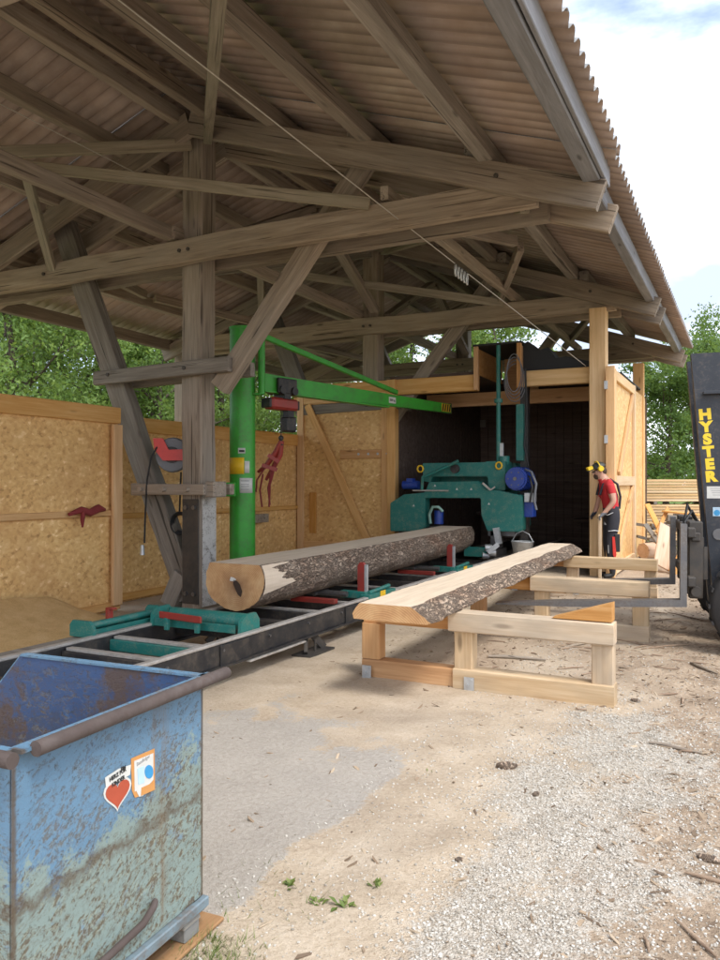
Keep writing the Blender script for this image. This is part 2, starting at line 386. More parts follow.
rp = wn.new('ShaderNodeValToRGB'); rp.color_ramp.elements[0].position = .36; rp.color_ramp.elements[1].position = .56; wl.new(nz.outputs[0], rp.inputs[0])
cl = wn.new('ShaderNodeValToRGB'); cl.color_ramp.elements[0].position = .42; cl.color_ramp.elements[0].color = (6.5, 7.3, 8.8, 1); cl.color_ramp.elements[1].position = .6; cl.color_ramp.elements[1].color = (12.5, 12.8, 13.4, 1); wl.new(nz.outputs[0], cl.inputs[0])
mx = wn.new('ShaderNodeMix'); mx.data_type = 'RGBA'; wl.new(rp.outputs[0], mx.inputs[0]); wl.new(sky.outputs[0], mx.inputs[6]); wl.new(cl.outputs[0], mx.inputs[7])
sx = wn.new('ShaderNodeSeparateXYZ'); wl.new(tc.outputs['Generated'], sx.inputs[0])
el = wn.new('ShaderNodeValToRGB'); el.color_ramp.elements[0].position = .10; el.color_ramp.elements[0].color = (0,0,0,1); el.color_ramp.elements[1].position = .36; el.color_ramp.elements[1].color = (0,0,0,1)
for p_ in (.17, .27): e_ = el.color_ramp.elements.new(p_); e_.color = (1,1,1,1)
wl.new(sx.outputs[2], el.inputs[0])
n2 = wn.new('ShaderNodeTexNoise'); n2.inputs['Scale'].default_value = 3.1; n2.inputs['Detail'].default_value = 5; mp2 = wn.new('ShaderNodeMapping'); mp2.inputs['Scale'].default_value = (1,1,2.4); mp2.inputs['Location'].default_value = (1.3,.2,.4); wl.new(tc.outputs['Generated'], mp2.inputs[0]); wl.new(mp2.outputs[0], n2.inputs['Vector'])
r2 = wn.new('ShaderNodeValToRGB'); r2.color_ramp.elements[0].position = .30; r2.color_ramp.elements[1].position = .50; wl.new(n2.outputs[0], r2.inputs[0])
mm = wn.new('ShaderNodeMath'); mm.operation = 'MULTIPLY'; wl.new(el.outputs[0], mm.inputs[0]); wl.new(r2.outputs[0], mm.inputs[1])
m3 = wn.new('ShaderNodeMix'); m3.data_type = 'RGBA'; wl.new(mm.outputs[0], m3.inputs[0]); wl.new(mx.outputs[2], m3.inputs[6]); m3.inputs[7].default_value = (3.4, 3.9, 4.9, 1)
wl.new(m3.outputs[2], bg.inputs[0]); bg.inputs[1].default_value = .15
sd = bpy.data.lights.new('sun', 'SUN'); sd.energy = 1.5; sd.angle = RAD(14); sd.color = (1, .95, .88)
so = bpy.data.objects.new('sun', sd); COL.objects.link(so)
dirv = V((math.sin(RAD(SUN_AZ))*math.cos(RAD(SUN_EL)), math.cos(RAD(SUN_AZ))*math.cos(RAD(SUN_EL)), math.sin(RAD(SUN_EL))))
so.rotation_euler = (-dirv).to_track_quat('-Z', 'Y').to_euler(); so.location = dirv*30
cd = bpy.data.cameras.new('camera'); co = bpy.data.objects.new('camera', cd); COL.objects.link(co); scn.camera = co
cd.sensor_fit = 'VERTICAL'; cd.sensor_height = 36; cd.lens = FOC/960*36; cd.clip_end = 2000; cd.clip_start = .05
co.location = CAM; co.rotation_euler = (RAD(90) + math.atan(4/FOC), 0, YAW)
scn.view_settings.view_transform = 'Standard'; scn.view_settings.look = 'None'; scn.view_settings.gamma = 1; scn.view_settings.exposure = EXPO
scn.render.resolution_x, scn.render.resolution_y = 768, 1024
try: scn.view_settings.use_curve_mapping = False
except Exception: pass
scn.cycles.max_bounces = 10; scn.cycles.diffuse_bounces = 5; scn.cycles.use_denoising = True

# ------------------------------------------------------------------ ground
def ss(a, b, x):
    t = max(0, min(1, (x-a)/(b-a))); return t*t*(3-2*t)
def fbm(x, y, s, o=0): return noise.fractal((x*s, y*s, o), 1.0, 2.0, 4)
def gz(x, y):
    z = .12*ss(8.8, 11.2, y)
    near = 1 - ss(18, 40, math.hypot(x, y))
    rough = .35 + .65*ss(-1.6, -.6, x)
    z += near*rough*(.022*fbm(x, y, 1.3, 3) + .012*fbm(x, y, 6, 9))
    z -= .05*ss(-5.6,-6.6,x)
    return z
def masks(x, y):
    n1 = fbm(x, y, 1.1, 1); n2 = fbm(x, y, 4, 5)
    conc = ss(-1.52, -1.72, x + .10*n1 + .06*n2) * ss(4.5, 3.5, y + .5*n1 + .25*n2 + (x+1.7)*.35) * ss(-3.5, -2.9, x) * ss(.25, -.25, n1*.6+n2*.35-.15 - .35*ss(4.6,3.2,y))
    grav = (.75+.5*n2)*ss(-1.35, -.9, x - .25*n1 - .15*n2 - .04*(y-2)) * (ss(-.1, -.65, x - .35*n1 - .05*(y-3)) * .62 + .38) * ss(6.2, 4.6, y + n1*.5)
    bk = ss(-1.0, -.35, x - .3*n1)*.85
    bk = max(bk, ss(5.2, 6.2, y)*ss(-2.9, -2.2, x)*(.55+.4*n1))
    gr = max(ss(17.5, 19.5, y + n1), ss(-12.5, -14.5, x))
    return max(0, min(1, conc)), max(0, min(1, grav)), max(0, min(1, bk)), gr
def axis(lo, hi, step, far, grow=1.22):
    a = [lo]; 
    while a[-1] < hi: a.append(a[-1]+step)
    s = step; x = a[-1]; r = []
    while x < far: s *= grow; x += s; r.append(x)
    s = step; x = lo; l = []
    while x > -far: s *= grow; x -= s; l.append(x)
    return l[::-1] + a + r
def axis2(segs, far):
    a = [segs[0][0]]
    for lo, hi, st in segs:
        while a[-1] < hi - 1e-6: a.append(a[-1]+st)
    s = segs[-1][2]; x = a[-1]; r = []
    while x < far: s *= 1.3; x += s; r.append(x)
    s = segs[0][2]; x = a[0]; l = []
    while x > -far: s *= 1.3; x -= s; l.append(x)
    return l[::-1]+a+r
xs = axis2([(-9, -3.2, .12), (-3.2, .8, .035), (.8, 3, .12)], 700); ys = axis2([(1.2, 7.0, .035), (7.0, 14, .09)], 700)
vs = []; fs = []; att = []
for y in ys:
    for x in xs:
        vs.append((x, y, gz(x, y))); att.append(masks(x, y))
nx = len(xs)
for j in range(len(ys)-1):
    for i in range(nx-1): fs.append((j*nx+i, j*nx+i+1, (j+1)*nx+i+1, (j+1)*nx+i))
me = bpy.data.meshes.new('ground'); me.from_pydata(vs, [], fs)
for k, nm in enumerate(('concrete', 'gravel', 'barky', 'grassy')):
    a = me.attributes.new(nm, 'FLOAT', 'POINT'); a.data.foreach_set('value', [float(q[k]) for q in att])
me.polygons.foreach_set('use_smooth', [True]*len(fs))
n = NT('yard_ground'); v = n.map()
f1 = n.noise(v, 3.0, 7, .62); f2 = n.noise(v, 38, 5, .65); f3 = n.noise(v, 160, 3, .6); f4 = n.noise(v, .8, 5, .6); vv = n.vor(v, 120, 'F1', 'Distance')
saw = n.ramp(n.math('ADD', n.math('MULTIPLY', f1, .6), n.math('MULTIPLY', f2, .4)), [(.34, (.40,.315,.225)), (.5, (.52,.425,.315)), (.66, (.61,.515,.40))])
saw = n.mix(saw, (.30,.25,.20), n.math('MULTIPLY', n.ramp(f4, [(.5, 0.0), (.68, 1.0)]), .45))
saw = n.mix(saw, (.25,.15,.08), n.math('MULTIPLY', n.ramp(f3, [(.60, 0.0), (.68, 1.0)]), .55))
con = n.ramp(n.math('ADD', n.math('MULTIPLY', f2, .5), n.math('MULTIPLY', f3, .5)), [(.35, (.30,.285,.26)), (.6, (.41,.395,.37))])
gra = n.ramp(n.sep(n.vor(v, 75, 'F1', 'Color'))[0], [(.0, (.36,.31,.245)), (.5, (.48,.43,.36)), (1.0, (.58,.54,.47))])
bar = n.ramp(n.math('ADD', n.math('MULTIPLY', f1, .5), n.math('MULTIPLY', f2, .5)), [(.36, (.20,.145,.10)), (.5, (.36,.27,.19)), (.64, (.52,.41,.30))])
gss = n.ramp(f2, [(.3, (.10,.15,.04)), (.7, (.22,.27,.09))])
def edge(at, amp=.5): return n.ramp(n.math('ADD', n.attr(at), n.math('MULTIPLY', n.math('SUBTRACT', n.math('ADD', n.math('MULTIPLY', f1, .5), n.math('MULTIPLY', f2, .5)), .5), amp*2.4)), [(.38, 0.0), (.62, 1.0)])
c = n.mix(saw, bar, n.math('MULTIPLY', edge('barky'), .85)); c = n.mix(c, con, n.math('MULTIPLY', edge('concrete', 1.0), .68)); c = n.mix(c, gra, n.math('MULTIPLY', edge('gravel', .9), .85)); c = n.mix(c, gss, n.attr('grassy'))
n.set('Base Color', c); n.set('Roughness', .95); n.set('Specular IOR Level', .15)
n.bump(n.math('ADD', n.math('ADD', n.math('MULTIPLY', f2, 1.0), n.math('MULTIPLY', f3, .4)), n.math('MULTIPLY', n.math('MULTIPLY', vv, n.attr('gravel')), .9)), .75, .016)
me.materials.append(n.mat); g = bpy.data.objects.new('ground', me); COL.objects.link(g); g['kind'] = 'structure'

# stones, chips: nobody could count them
def blob(r, seed):
    bm = bmesh.new(); bmesh.ops.create_icosphere(bm, subdivisions=1, radius=1)
    rr = random.Random(seed); sx, sy, sz = rr.uniform(.7,1.3), rr.uniform(.6,1.0), rr.uniform(.45,.8)
    vs = [V((v.co.x*sx, v.co.y*sy, v.co.z*sz))*(1+rr.uniform(-.2,.2))*r for v in bm.verts]; fs = [[v.index for v in f.verts] for f in bm.faces]; bm.free(); return vs, fs
protos = [blob(1, k) for k in range(10)]
def scatter(name, label_mat, count, region, size, accept, flat=False, ztilt=.5):
    vs = []; fs = []; col = []; k = 0; tries = 0; rr = random.Random(len(name))
    while k < count and tries < count*30:
        tries += 1
        x = rr.uniform(region[0], region[1]); y = region[2] + (region[3]-region[2])*(rr.random()**1.35)
        a = accept(x, y)
        if rr.random() > a: continue
        R = Euler((rr.uniform(-ztilt, ztilt), rr.uniform(-ztilt, ztilt), rr.uniform(0, 6.28))).to_matrix()
        s = rr.uniform(*size)
        if flat:
            L = s*rr.uniform(1.5, 5.5); W = s*rr.uniform(.35, .9); T = s*rr.uniform(.1, .3)
            pv = [V((sx*L*(.6 if sy > 0 else 1), sy*W, sz*T)) for sx in (-1,1) for sy in (-1,1) for sz in (-1,1)]; pf = [(0,1,3,2),(4,6,7,5),(0,4,5,1),(2,3,7,6),(0,2,6,4),(1,5,7,3)]
        else: pv, pf = protos[rr.randrange(10)]; pv = [q*s for q in pv]
        o = V((x, y, gz(x, y) + s*(.12 if flat else .25))); n0 = len(vs)
        vs += [R @ q + o for q in pv]; fs += [[i+n0 for i in f] for f in pf]; c = rr.random(); col += [c]*len(pf); k += 1
    me = bpy.data.meshes.new(name); me.from_pydata(vs, [], fs); a = me.attributes.new('shade', 'FLOAT', 'FACE'); a.data.foreach_set('value', col)
    me.materials.append(label_mat); o = bpy.data.objects.new(name, me); COL.objects.link(o); return o
def var_mat(name, stops, rough=.9):
    n = NT(name); s = n.noise(n.map(), 60, 3); c = n.ramp(n.attr('shade'), stops); c = n.mix(c, tuple(x*.6 for x in stops[0][1]), n.math('MULTIPLY', s, .4)); n.set('Base Color', c); n.set('Roughness', rough); return n.mat
gm = var_mat('crushed_limestone', [(0, (.31,.275,.22)), (.3, (.48,.44,.38)), (.7, (.60,.565,.50)), (1, (.72,.69,.63))])
o = scatter('gravel', gm, 36000, (-1.75, 1.6, 1.3, 7.6), (.0026, .0075), lambda x, y: masks(x, y)[1]**1.2*.8 + .07)
tag(o, 'pale crushed stone gravel spread over the yard', 'gravel', kind='stuff')
cm_ = var_mat('bark_and_chips', [(0, (.13,.09,.06)), (.3, (.28,.20,.13)), (.65, (.45,.34,.23)), (1, (.62,.50,.36))])
o = scatter('bark_chips', cm_, 10000, (-3.2, 3.0, 1.4, 11.5), (.003, .0105), lambda x, y: .06 + .95*masks(x, y)[2]*(1-.6*masks(x,y)[1]) + .15*ss(5.4,6,y), flat=True)
tag(o, 'bark chips and wood splinters littering the sandy yard', 'wood chips', kind='stuff')
rs = random.Random(12); mb = MB()
for k in range(130):
    x = rs.uniform(-1.2, 2.2); y = rs.uniform(4.6, 10.5) if k % 4 else rs.uniform(2.4, 5)
    if k % 3 == 0: x = rs.uniform(-2.4, -.4); y = rs.uniform(5.7, 10.2)
    if y < 5 and x < -.3: x += .9
    a = rs.gauss(0.2, .8); L = rs.uniform(.03, .12) if k % 5 else rs.uniform(.12, .32); d = V((math.cos(a), math.sin(a), 0))*L; p = V((x, y, 0))
    pts = [p-d+V((0,0,0)), p+V((rs.uniform(-.02,.02), rs.uniform(-.02,.02), 0)), p+d]; pts = [V((q.x, q.y, gz(q.x, q.y)+.008)) for q in pts]
    mb.tube(pts, [rs.uniform(.003,.006), rs.uniform(.005,.011), rs.uniform(.002,.005)], 5)
o = mb.build('bark_strips', wood('peeled_bark_strips', (.16,.11,.08), (.28,.20,.14), (.42,.32,.23), rough=.95), fixn=False); tag(o, 'long curled strips of peeled bark scattered on the ground', 'bark debris', kind='stuff')

# ------------------------------------------------------------------ the open barn
barn = thing('open_barn', 'weathered timber barn open on both long sides under a corrugated gable roof', 'barn', (-5.75, 7.4, 0))
RX, S = -5.75, .35
TR = [2.56, 7.41, 12.26, 17.1]
def rz(x, base=5.98): return base - S*abs(x-RX)
def bolt(mb, p, d, r=.022, l=.02): mb.cyl(p, V(p)+V(d)*l, r, r, 8)
for ti, y0 in enumerate(TR):
    W_ = M['old_wood']
    for s in (1, -1):
        e = 4.60; zc = 5.82-.15; p0 = V((RX, y0, zc)); p1 = V((RX+s*e, y0, zc-S*e))
        for dy in (-.345, .345): beam('rafter', p0+V((0,dy,0)), p1+V((0,dy,0)), .09, .27, W_, barn, wob=.015)
    beam('post', (-5.90, y0-.0, -.05), (-5.90, y0-.0, 5.72), .30, .28, M['old_wood'], barn, up=(0,1,0), wob=.02, bev=.012)
    for dy in (-.235, .24):
        beam('tie_beam', (-10.35, y0+dy, 4.24), (-1.75, y0+dy, 4.24), .12, .28, W_, barn, wob=.03)
    beam('brace', (-5.50, y0-.10, 2.62), (-3.60, y0-.04, 4.98), .15, .22, W_, barn, up=(0,0,1), wob=.02)
    beam('strut', (-6.02, y0, .12), (-8.15, y0, 4.95), .16, .30, M['grey_wood'], barn, wob=.03)
    
    for dy in (-.225, .23):
        beam('clamp_beam', (-7.35, y0+dy, 2.83), (-5.28, y0+dy, 2.87), .09, .17, M['grey_wood'], barn, wob=.01)
    # eave post on the fence side
    beam('eave_post', (-10.2, y0, -.1), (-10.2, y0, 4.15), .2, .2, W_, barn, up=(0,1,0))
    for x, y, z in [(x, y0-.295, 4.24) for x in (-8.2, -5.95, -5.82)] + [(x, y0-.27, 2.86) for x in (-7.1, -5.9)] + [(x, y0-.39, 5.67-.35*(x+5.75)) for x in (-5.5, -2.1)]:
        b = MB(); bolt(b, (x, y, z), (0,-1,0)); b.build('bolt', M['dark_steel'], barn)
    if ti < 3:
        # light bracing planks of each bay
        y1 = y0
        beam('bracing_plank', (-7.55, y1-1.22, 5.20), (-3.45, y1-.33, 4.37), .035, .13, M['green_wood'], barn)
        beam('hanger', (-7.5, y1-1.17, 5.15), (-8.08, y1-.26, 4.28), .06, .12, M['green_wood'], barn, up=(1,0,0))
        beam('wind_brace', (-5.6, y1-.22, 5.52), (-1.95, y1-4.75, 4.24), .10, .13, M['green_wood'], barn)
        beam('wind_brace', (-5.85, y1-.22, 5.50), (-9.6, y1-4.75, 4.2), .08, .12, M['green_wood'], barn)
    if 1 <= ti < 3:
        yn = TR[ti+1]
        # X bracing along the ridge line and lower longitudinal ties
        beam('ridge_brace', (-5.75, y0+.25, 4.5), (-5.75, (y0+yn)/2, 5.58), .10, .16, W_, barn, up=(1,0,0))
        beam('ridge_brace', (-5.75, yn-.25, 4.5), (-5.75, (y0+yn)/2+.12, 5.58), .10, .16, W_, barn, up=(1,0,0))
        beam('longitudinal_beam', (-6.08, y0-.3, 4.47), (-6.08, yn+.3, 4.47), .12, .16, W_, barn, wob=.01)
        beam('longitudinal_beam', (-3.3, y0-.3, 4.47), (-3.3, yn+.3, 4.47), .09, .14, W_, barn, wob=.01)
        for sx in (-1, 1):
            xx = RX + sx*2.2
            beam('roof_brace', (xx, y0+.2, 4.45), (xx+sx*.9, y0+2.3, rz(xx+.9*sx)-.28), .09, .13, W_, barn)
            beam('roof_brace', (xx, yn-.2, 4.45), (xx+sx*.9, yn-2.3, rz(xx+.9*sx)-.28), .09, .13, W_, barn)
    # end trusses: gable boarding is absent, short queen posts
    if ti == 0: beam('longitudinal_beam', (-6.12, y0-.3, 4.47), (-6.12, 7.5, 4.47), .12, .16, W_, barn, wob=.01)
segs = [(-.4, 2.9), (2.25, 7.75), (7.05, 12.6), (11.9, 17.35)]
for x in (-9.2, -7.95, -6.8, -4.68, -3.55, -2.28):
    for i, (a, b_) in enumerate(segs):
        ox = .075*(1 if i % 2 else -1); z = rz(x+ox)-.1
        beam('purlin', (x+ox, a, z), (x+ox, b_, z), .14, .17, M['old_wood'] if x < -3 else M['grey_wood'], barn, wob=.02)
        
for x in (-5.55, -5.95): beam('ridge_purlin', (x, -.4, 5.79), (x, 17.35, 5.79), .12, .18, M['old_wood'], barn, wob=.02)
for s in (1, -1):
    x = RX + s*4.52
    beam('eave_purlin', (x, -.4, rz(x)-.11), (x, 7.35, rz(x)-.11), .15, .20, M['eave_wood'] if s > 0 else M['old_wood'], barn, wob=.01)
    beam('eave_purlin', (x-.03*s, 7.37, rz(x)-.15), (x-.03*s, 17.35, rz(x)-.15), .12, .20, M['eave_wood'] if s > 0 else M['old_wood'], barn, wob=.01)
    if s > 0: beam('eave_board', (x+.098, -.4, rz(x)-.09), (x+.098, 7.30, rz(x)-.09), .035, .20, M['eave_wood'], barn)
# corrugated sheets
def sheet_mesh(L, nc=6, pitch=.177, amp=.030, th=.007):
    seg = 8; ny = nc*seg+5; W = pitch*nc; vs = []; fs = []; out = []
    nL = 2
    for layer in (0, 1):
        for i in range(nL+1):
            for j in range(ny):
                y = j*pitch/seg; z = amp*(math.cos(2*math.pi*y/pitch)-.28*math.cos(4*math.pi*y/pitch)) + (th if layer else 0) + .009*j/ny
                vs.append((L*i/nL, y, z))
    N = (nL+1)*ny
    for i in range(nL):
        for j in range(ny-1):
            a = i*ny+j; fs.append((a, a+1, a+ny+1, a+ny)); out.append(0.0)
            a += N; fs.append((a, a+ny, a+ny+1, a+1)); out.append(1.0)
    for j in range(ny-1):
        fs.append((j, j+N, j+1+N, j+1)); out.append(1.0); a = nL*ny+j; fs.append((a, a+1, a+1+N, a+N)); out.append(1.0)
    for i in range(nL):
        a = i*ny; fs.append((a, a+ny, a+ny+N, a+N)); out.append(1.0); a = i*ny+ny-1; fs.append((a, a+N, a+ny+N, a+ny)); out.append(1.0)
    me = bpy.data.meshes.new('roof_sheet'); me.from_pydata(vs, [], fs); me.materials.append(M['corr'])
    a = me.attributes.new('outside', 'FLOAT', 'FACE'); a.data.foreach_set('value', out); me.polygons.foreach_set('use_smooth', [True]*len(fs)); 
    me.update(); return me
csl = math.cos(math.atan(S)); LA, LB = 2.46, 2.71
mA, mB = sheet_mesh(LA), sheet_mesh(LB)
rs = random.Random(3)
for s in (1, -1):
    xd = V((s*csl, 0, -S*csl)); yd = V((0, s, 0)); zd = xd.cross(yd)
    if zd.z < 0: yd = -yd; zd = xd.cross(yd)
    for c in range(17):
        y = -.5 + c*1.062
        up = .035 if (y + .5 < 7.1) else 0.0
        for row, me_ in ((0, mA), (1, mB)):
            d0 = .06 if row == 0 else LA-.17+(.03 if up else 0)
            base = V((RX, 0, 6.0)) + xd*d0 + zd*(.045 if row == 0 else .028) + V((0, 0, up))
            base = base + V((0, y if yd.y > 0 else y+1.062, 0)) + xd*rs.uniform(-.008, .012)
            Mx = Matrix((xd, yd, zd)).transposed().to_4x4(); Mx.translation = base
            Mx = Mx @ Matrix.Rotation(rs.uniform(-.002,.002), 4, 'Z')
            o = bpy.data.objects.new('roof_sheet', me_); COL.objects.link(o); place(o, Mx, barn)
mb = MB()
for c in range(16):
    y = -.5 + c*1.1
    prof = [(-.26,-.075),(-.13,-.025),(-.05,.03),(.05,.03),(.13,-.025),(.26,-.075)]
    a = [V((RX+p, y, 6.10+q)) for p, q in prof]; b_ = [V((RX+p, y+1.14, 6.106+q)) for p, q in prof]
    mb.add(a+b_, [(i, i+1, i+7, i+6) for i in range(5)]); mb.add([v+V((0,0,.012)) for v in a+b_], [(i, i+6, i+7, i+1) for i in range(5)])
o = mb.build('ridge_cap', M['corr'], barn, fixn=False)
# steel shoes on the main post foot
for y0 in TR[1:2]:
    sh = boxo('steel_plate', (-6.02, y0-.16, .08), (-5.78, y0-.143, 1.32), M['dark_steel'], barn)
    for x, z in ((-5.96,.2),(-5.84,.2),(-5.96,1.22),(-5.84,1.22)):
        b = MB(); bolt(b, (x, y0-.16, z), (0,-1,0), .026, .025); b.build('bolt', M['steel'], sh)
    boxo('painted_board', (-5.748, y0-.13, .03), (-5.738, y0+.13, 1.40), metal('flaking_white_paint', (.52,.50,.46), (.42,.40,.36), .6, .7, 0, dirt=(.12,.10,.08), dirt_amt=.8, scale=9), barn)
    b = MB()
    for dy in (-.29, .22): b.box((-6.72, y0+dy+.03, 1.37), (-5.62, y0+dy+.12, 1.50), None, 0, .01)
    b.box((-5.66, y0-.20, 1.345), (-5.52, y0+.05, 1.53), None, 0, .015); b.box((-6.75, y0-.25, 1.36), (-6.6, y0+.25, 1.51), None, 0, .01)
    for x in (-6.55,-6.2,-5.85): b.cyl((x, y0-.26, 1.435), (x, y0-.32, 1.435), .028, .028, 8)
    b.build('clamp_bracket', M['old_wood'] , barn, axes((-6.72,y0,1.43),(-5.42,y0,1.43)))
    beam('post_spacer', (-6.28, y0-.05, .03), (-6.08, y0-.05, .42), .18, .22, M['grey_wood'], barn)

# ------------------------------------------------------------------ fences of OSB behind the saw line
def fence(name, label, x, y0, y1, ztop, posts, midz, face=1):
    t = thing(name, label, 'fence', (x, (y0+y1)/2, 0), group='OSB fence along the rear side of the barn')
    n = max(1, round((y1-y0)/2.5)); st = (y1-y0)/n
    for k in range(n): boxo('osb_panel', (x-.03, y0+k*st+.003, -.09), (x-.012, y0+(k+1)*st-.003, ztop-.02), M['osb'], t, .001)
    beam('top_rail', (x+.012, y0, ztop-.085), (x+.012, y1, ztop-.085), .045, .20, M['new_wood'], t, wob=.004)
    beam('mid_rail', (x+.012, y0, midz), (x+.012, y1, midz), .045, .075, M['new_wood'], t, wob=.004)
    beam('bottom_rail', (x+.012, y0, .02), (x+.012, y1, .02), .045, .09, M['new_wood'], t)
    for y in posts: beam('fence_post', (x+.060, y, .03), (x+.060, y, ztop-.20), .15, .05, M['new_wood'], t, up=(1,0,0))
    return t
fence('osb_fence', 'near golden OSB fence with red rag, running up to the leaning barn strut', -6.9, -1.6, 7.12, 2.42, (.1, 3.2, 4.95, 7.03), 1.15)
fence('osb_fence', 'OSB fence between the leaning barn strut and the left shed door, behind the green crane', -7.32, 7.3, 12.25, 2.38, (12.1,), 1.08)
boxo('rail_block', (-7.28,10.1,.86), (-7.2,10.9,1.0), M['old_wood'], bpy.data.objects['osb_fence.001'])
# sawdust blown against the near fence
nyb = 60; nxb = 12; mb = MB(); vs = []
for j in range(nyb+1):
    y = -1.2 + 8.0*j/nyb; hb = .36 + .07*noise.noise((y*.9, 2, 5)) + .03*noise.noise((y*4, 2, 5)); wb = 1.45 + .25*noise.noise((y*.6, 9, 1))
    for i in range(nxb+1):
        f = i/nxb; x = -6.87 + wb*f; vs.append(V((x, y, gz(x, y) - .012 + hb*(1-f)**1.4 * ss(6.8, 5.9, y) + .02*noise.noise((x*5, y*5, 2))*(1-f))))
mb.add(vs, [(j*(nxb+1)+i, j*(nxb+1)+i+1, (j+1)*(nxb+1)+i+1, (j+1)*(nxb+1)+i) for j in range(nyb) for i in range(nxb)], 0, True)
n = NT('fresh_sawdust'); v = n.map(); a1 = n.noise(v, 5, 6, .7); a2 = n.noise(v, 90, 4, .7)
n.set('Base Color', n.ramp(n.math('ADD', n.math('MULTIPLY', a1, .5), n.math('MULTIPLY', a2, .5)), [(.36, (.50,.31,.12)), (.5, (.66,.44,.19)), (.65, (.76,.55,.28))])); n.set('Roughness', .95); n.bump(n.math('ADD', a1, a2), .6, .012)
tag(mb.build('sawdust', n.mat, fixn=False), 'bank of golden sawdust blown against the foot of the near fence', 'sawdust', kind='stuff')
# red rag on the rail
mb = MB(); rs = random.Random(5); p = at_x(88, 512, -6.83)
pts = [p + V((0, -.28, -.02)), p+V((.02,-.12,.03)), p+V((.03,0,-.01)), p+V((.03,.13,.04)), p+V((0,.26,.02))]
mb.tube(pts, [.02,.04,.045,.05,.02], 7); mb.tube([p+V((.03,-.1,.0)), p+V((.04,-.12,-.09)), p+V((.03,-.11,-.17))], [.03,.025,.012], 6)
tag(mb.build('red_rag', M['redcloth']), 'crumpled dark red rag draped over the middle rail of the near fence', 'rag')

# ------------------------------------------------------------------ the saw shed inside the far bays
sh = thing('saw_shed', 'pale timber saw shed with open doors and dark interior under the barn roof', 'shed', (-3.7, 14.4, 0))
SF = 12.0; SX0, SX1 = -5.42, -1.98; SB = 16.9
beam('corner_post', (-2.0, SF, 0), (-2.0, SF, 4.14), .24, .24, M['pale_wood'], sh, up=(0,1,0), wob=.004)
beam('corner_post', (SX0, SF+.02, 0), (SX0, SF+.02, 3.28), .16, .16, M['new_wood'], sh, up=(0,1,0))
beam('corner_post', (-1.93, 16.2, 0), (-1.93, 16.2, 3.9), .2, .2, M['new_wood'], sh, up=(0,1,0))
NL, NR = at_y(477, 400, SF).x, at_y(520, 400, SF).x      # the notch for the saw mast
beam('lintel', (-7.38, SF+.06, 3.15), (NL, SF+.06, 3.15), .14, .26, M['new_wood'], sh, wob=.004)
beam('lintel', (NR, SF+.06, 3.16), (-2.13, SF+.06, 3.16), .14, .24, M['pale_wood'], sh, wob=.004)
beam('inner_header', (-5.3, SF+1.32, 3.02), (-2.2, SF+1.32, 3.02), .08, .24, M['orange_wood'], sh)
z0, z1 = 3.02, at_y(477, 347, SF).z
beam('notch_cheek', (NL, SF-.04, z0), (NL, SF-.04, z1), .07, .07, M['orange_wood'], sh, up=(0,1,0)); beam('notch_cheek', (NR, SF-.04, z0), (NR, SF-.04, z1+.03), .07, .07, M['orange_wood'], sh, up=(0,1,0))
boxo('notch_back', (NL+.05, SF+1.42, 3.1), (NR-.05, SF+1.45, z1), M['orange_wood'], sh); boxo('notch_side', (NL-.02, SF+.0, 3.28), (NL+.01, SF+1.4, z1-.02), M['orange_wood'], sh); boxo('notch_side', (NR-.01, SF+.0, 3.28), (NR+.02, SF+1.4, z1-.02), M['orange_wood'], sh)
boxo('notch_lid', (NL-.05, SF-.08, z1), (NR+.05, SF+1.5, z1+.03), M['tarp'], sh)
for a, b_ in ((SX0-.1, NL-.05), (NR+.05, SX1)):
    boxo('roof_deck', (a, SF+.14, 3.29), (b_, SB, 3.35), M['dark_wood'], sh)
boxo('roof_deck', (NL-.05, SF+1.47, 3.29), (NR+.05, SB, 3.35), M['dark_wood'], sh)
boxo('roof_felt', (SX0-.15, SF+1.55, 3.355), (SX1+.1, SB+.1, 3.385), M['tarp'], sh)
# black felt rolled up over the right lintel
mb = MB()
p = [at_y(x, y, SF+.12) for x, y in ((521,372),(521,345),(528,341),(540,350),(548,347),(556,358),(566,356),(590,361),(590,368))]
a = p; b_ = [q+V((0,.5,.0)) for q in p]; nn = len(p); mb.add(a+b_, [list(range(nn))[::-1], list(range(nn, 2*nn))] + [(i,(i+1)%nn,nn+(i+1)%nn,nn+i) for i in range(nn)])
mb.build('roof_felt_fold', M['tarp'], sh)
# boarded walls: individual boards for the dark interior, OSB outside
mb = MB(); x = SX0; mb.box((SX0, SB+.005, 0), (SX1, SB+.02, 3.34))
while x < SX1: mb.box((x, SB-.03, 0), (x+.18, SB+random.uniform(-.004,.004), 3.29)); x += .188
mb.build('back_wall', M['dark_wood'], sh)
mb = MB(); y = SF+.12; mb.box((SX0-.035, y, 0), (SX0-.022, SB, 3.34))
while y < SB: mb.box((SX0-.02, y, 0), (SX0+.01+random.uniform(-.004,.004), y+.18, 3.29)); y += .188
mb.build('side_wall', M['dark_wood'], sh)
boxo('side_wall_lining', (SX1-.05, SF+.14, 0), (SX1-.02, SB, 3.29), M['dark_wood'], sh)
boxo('side_wall', (SX1-.01, SF+.14, 0.02), (SX1+.012, SB-.4, 3.32), M['osb_pale'], sh, .001)
boxo('side_wall', (SX1+.10, SF+2.55, 0.05), (SX1+.125, SB-.3, 3.24), M['osb_pale'], sh, .001)
boxo('shelf', (-5.2, 15.9, .85), (-4.2, 16.7, .9), M['dark_wood'], sh); boxo('workbench', (-3.2, 16.1, .7), (-2.2, 16.8, .78), M['dark_wood'], sh)
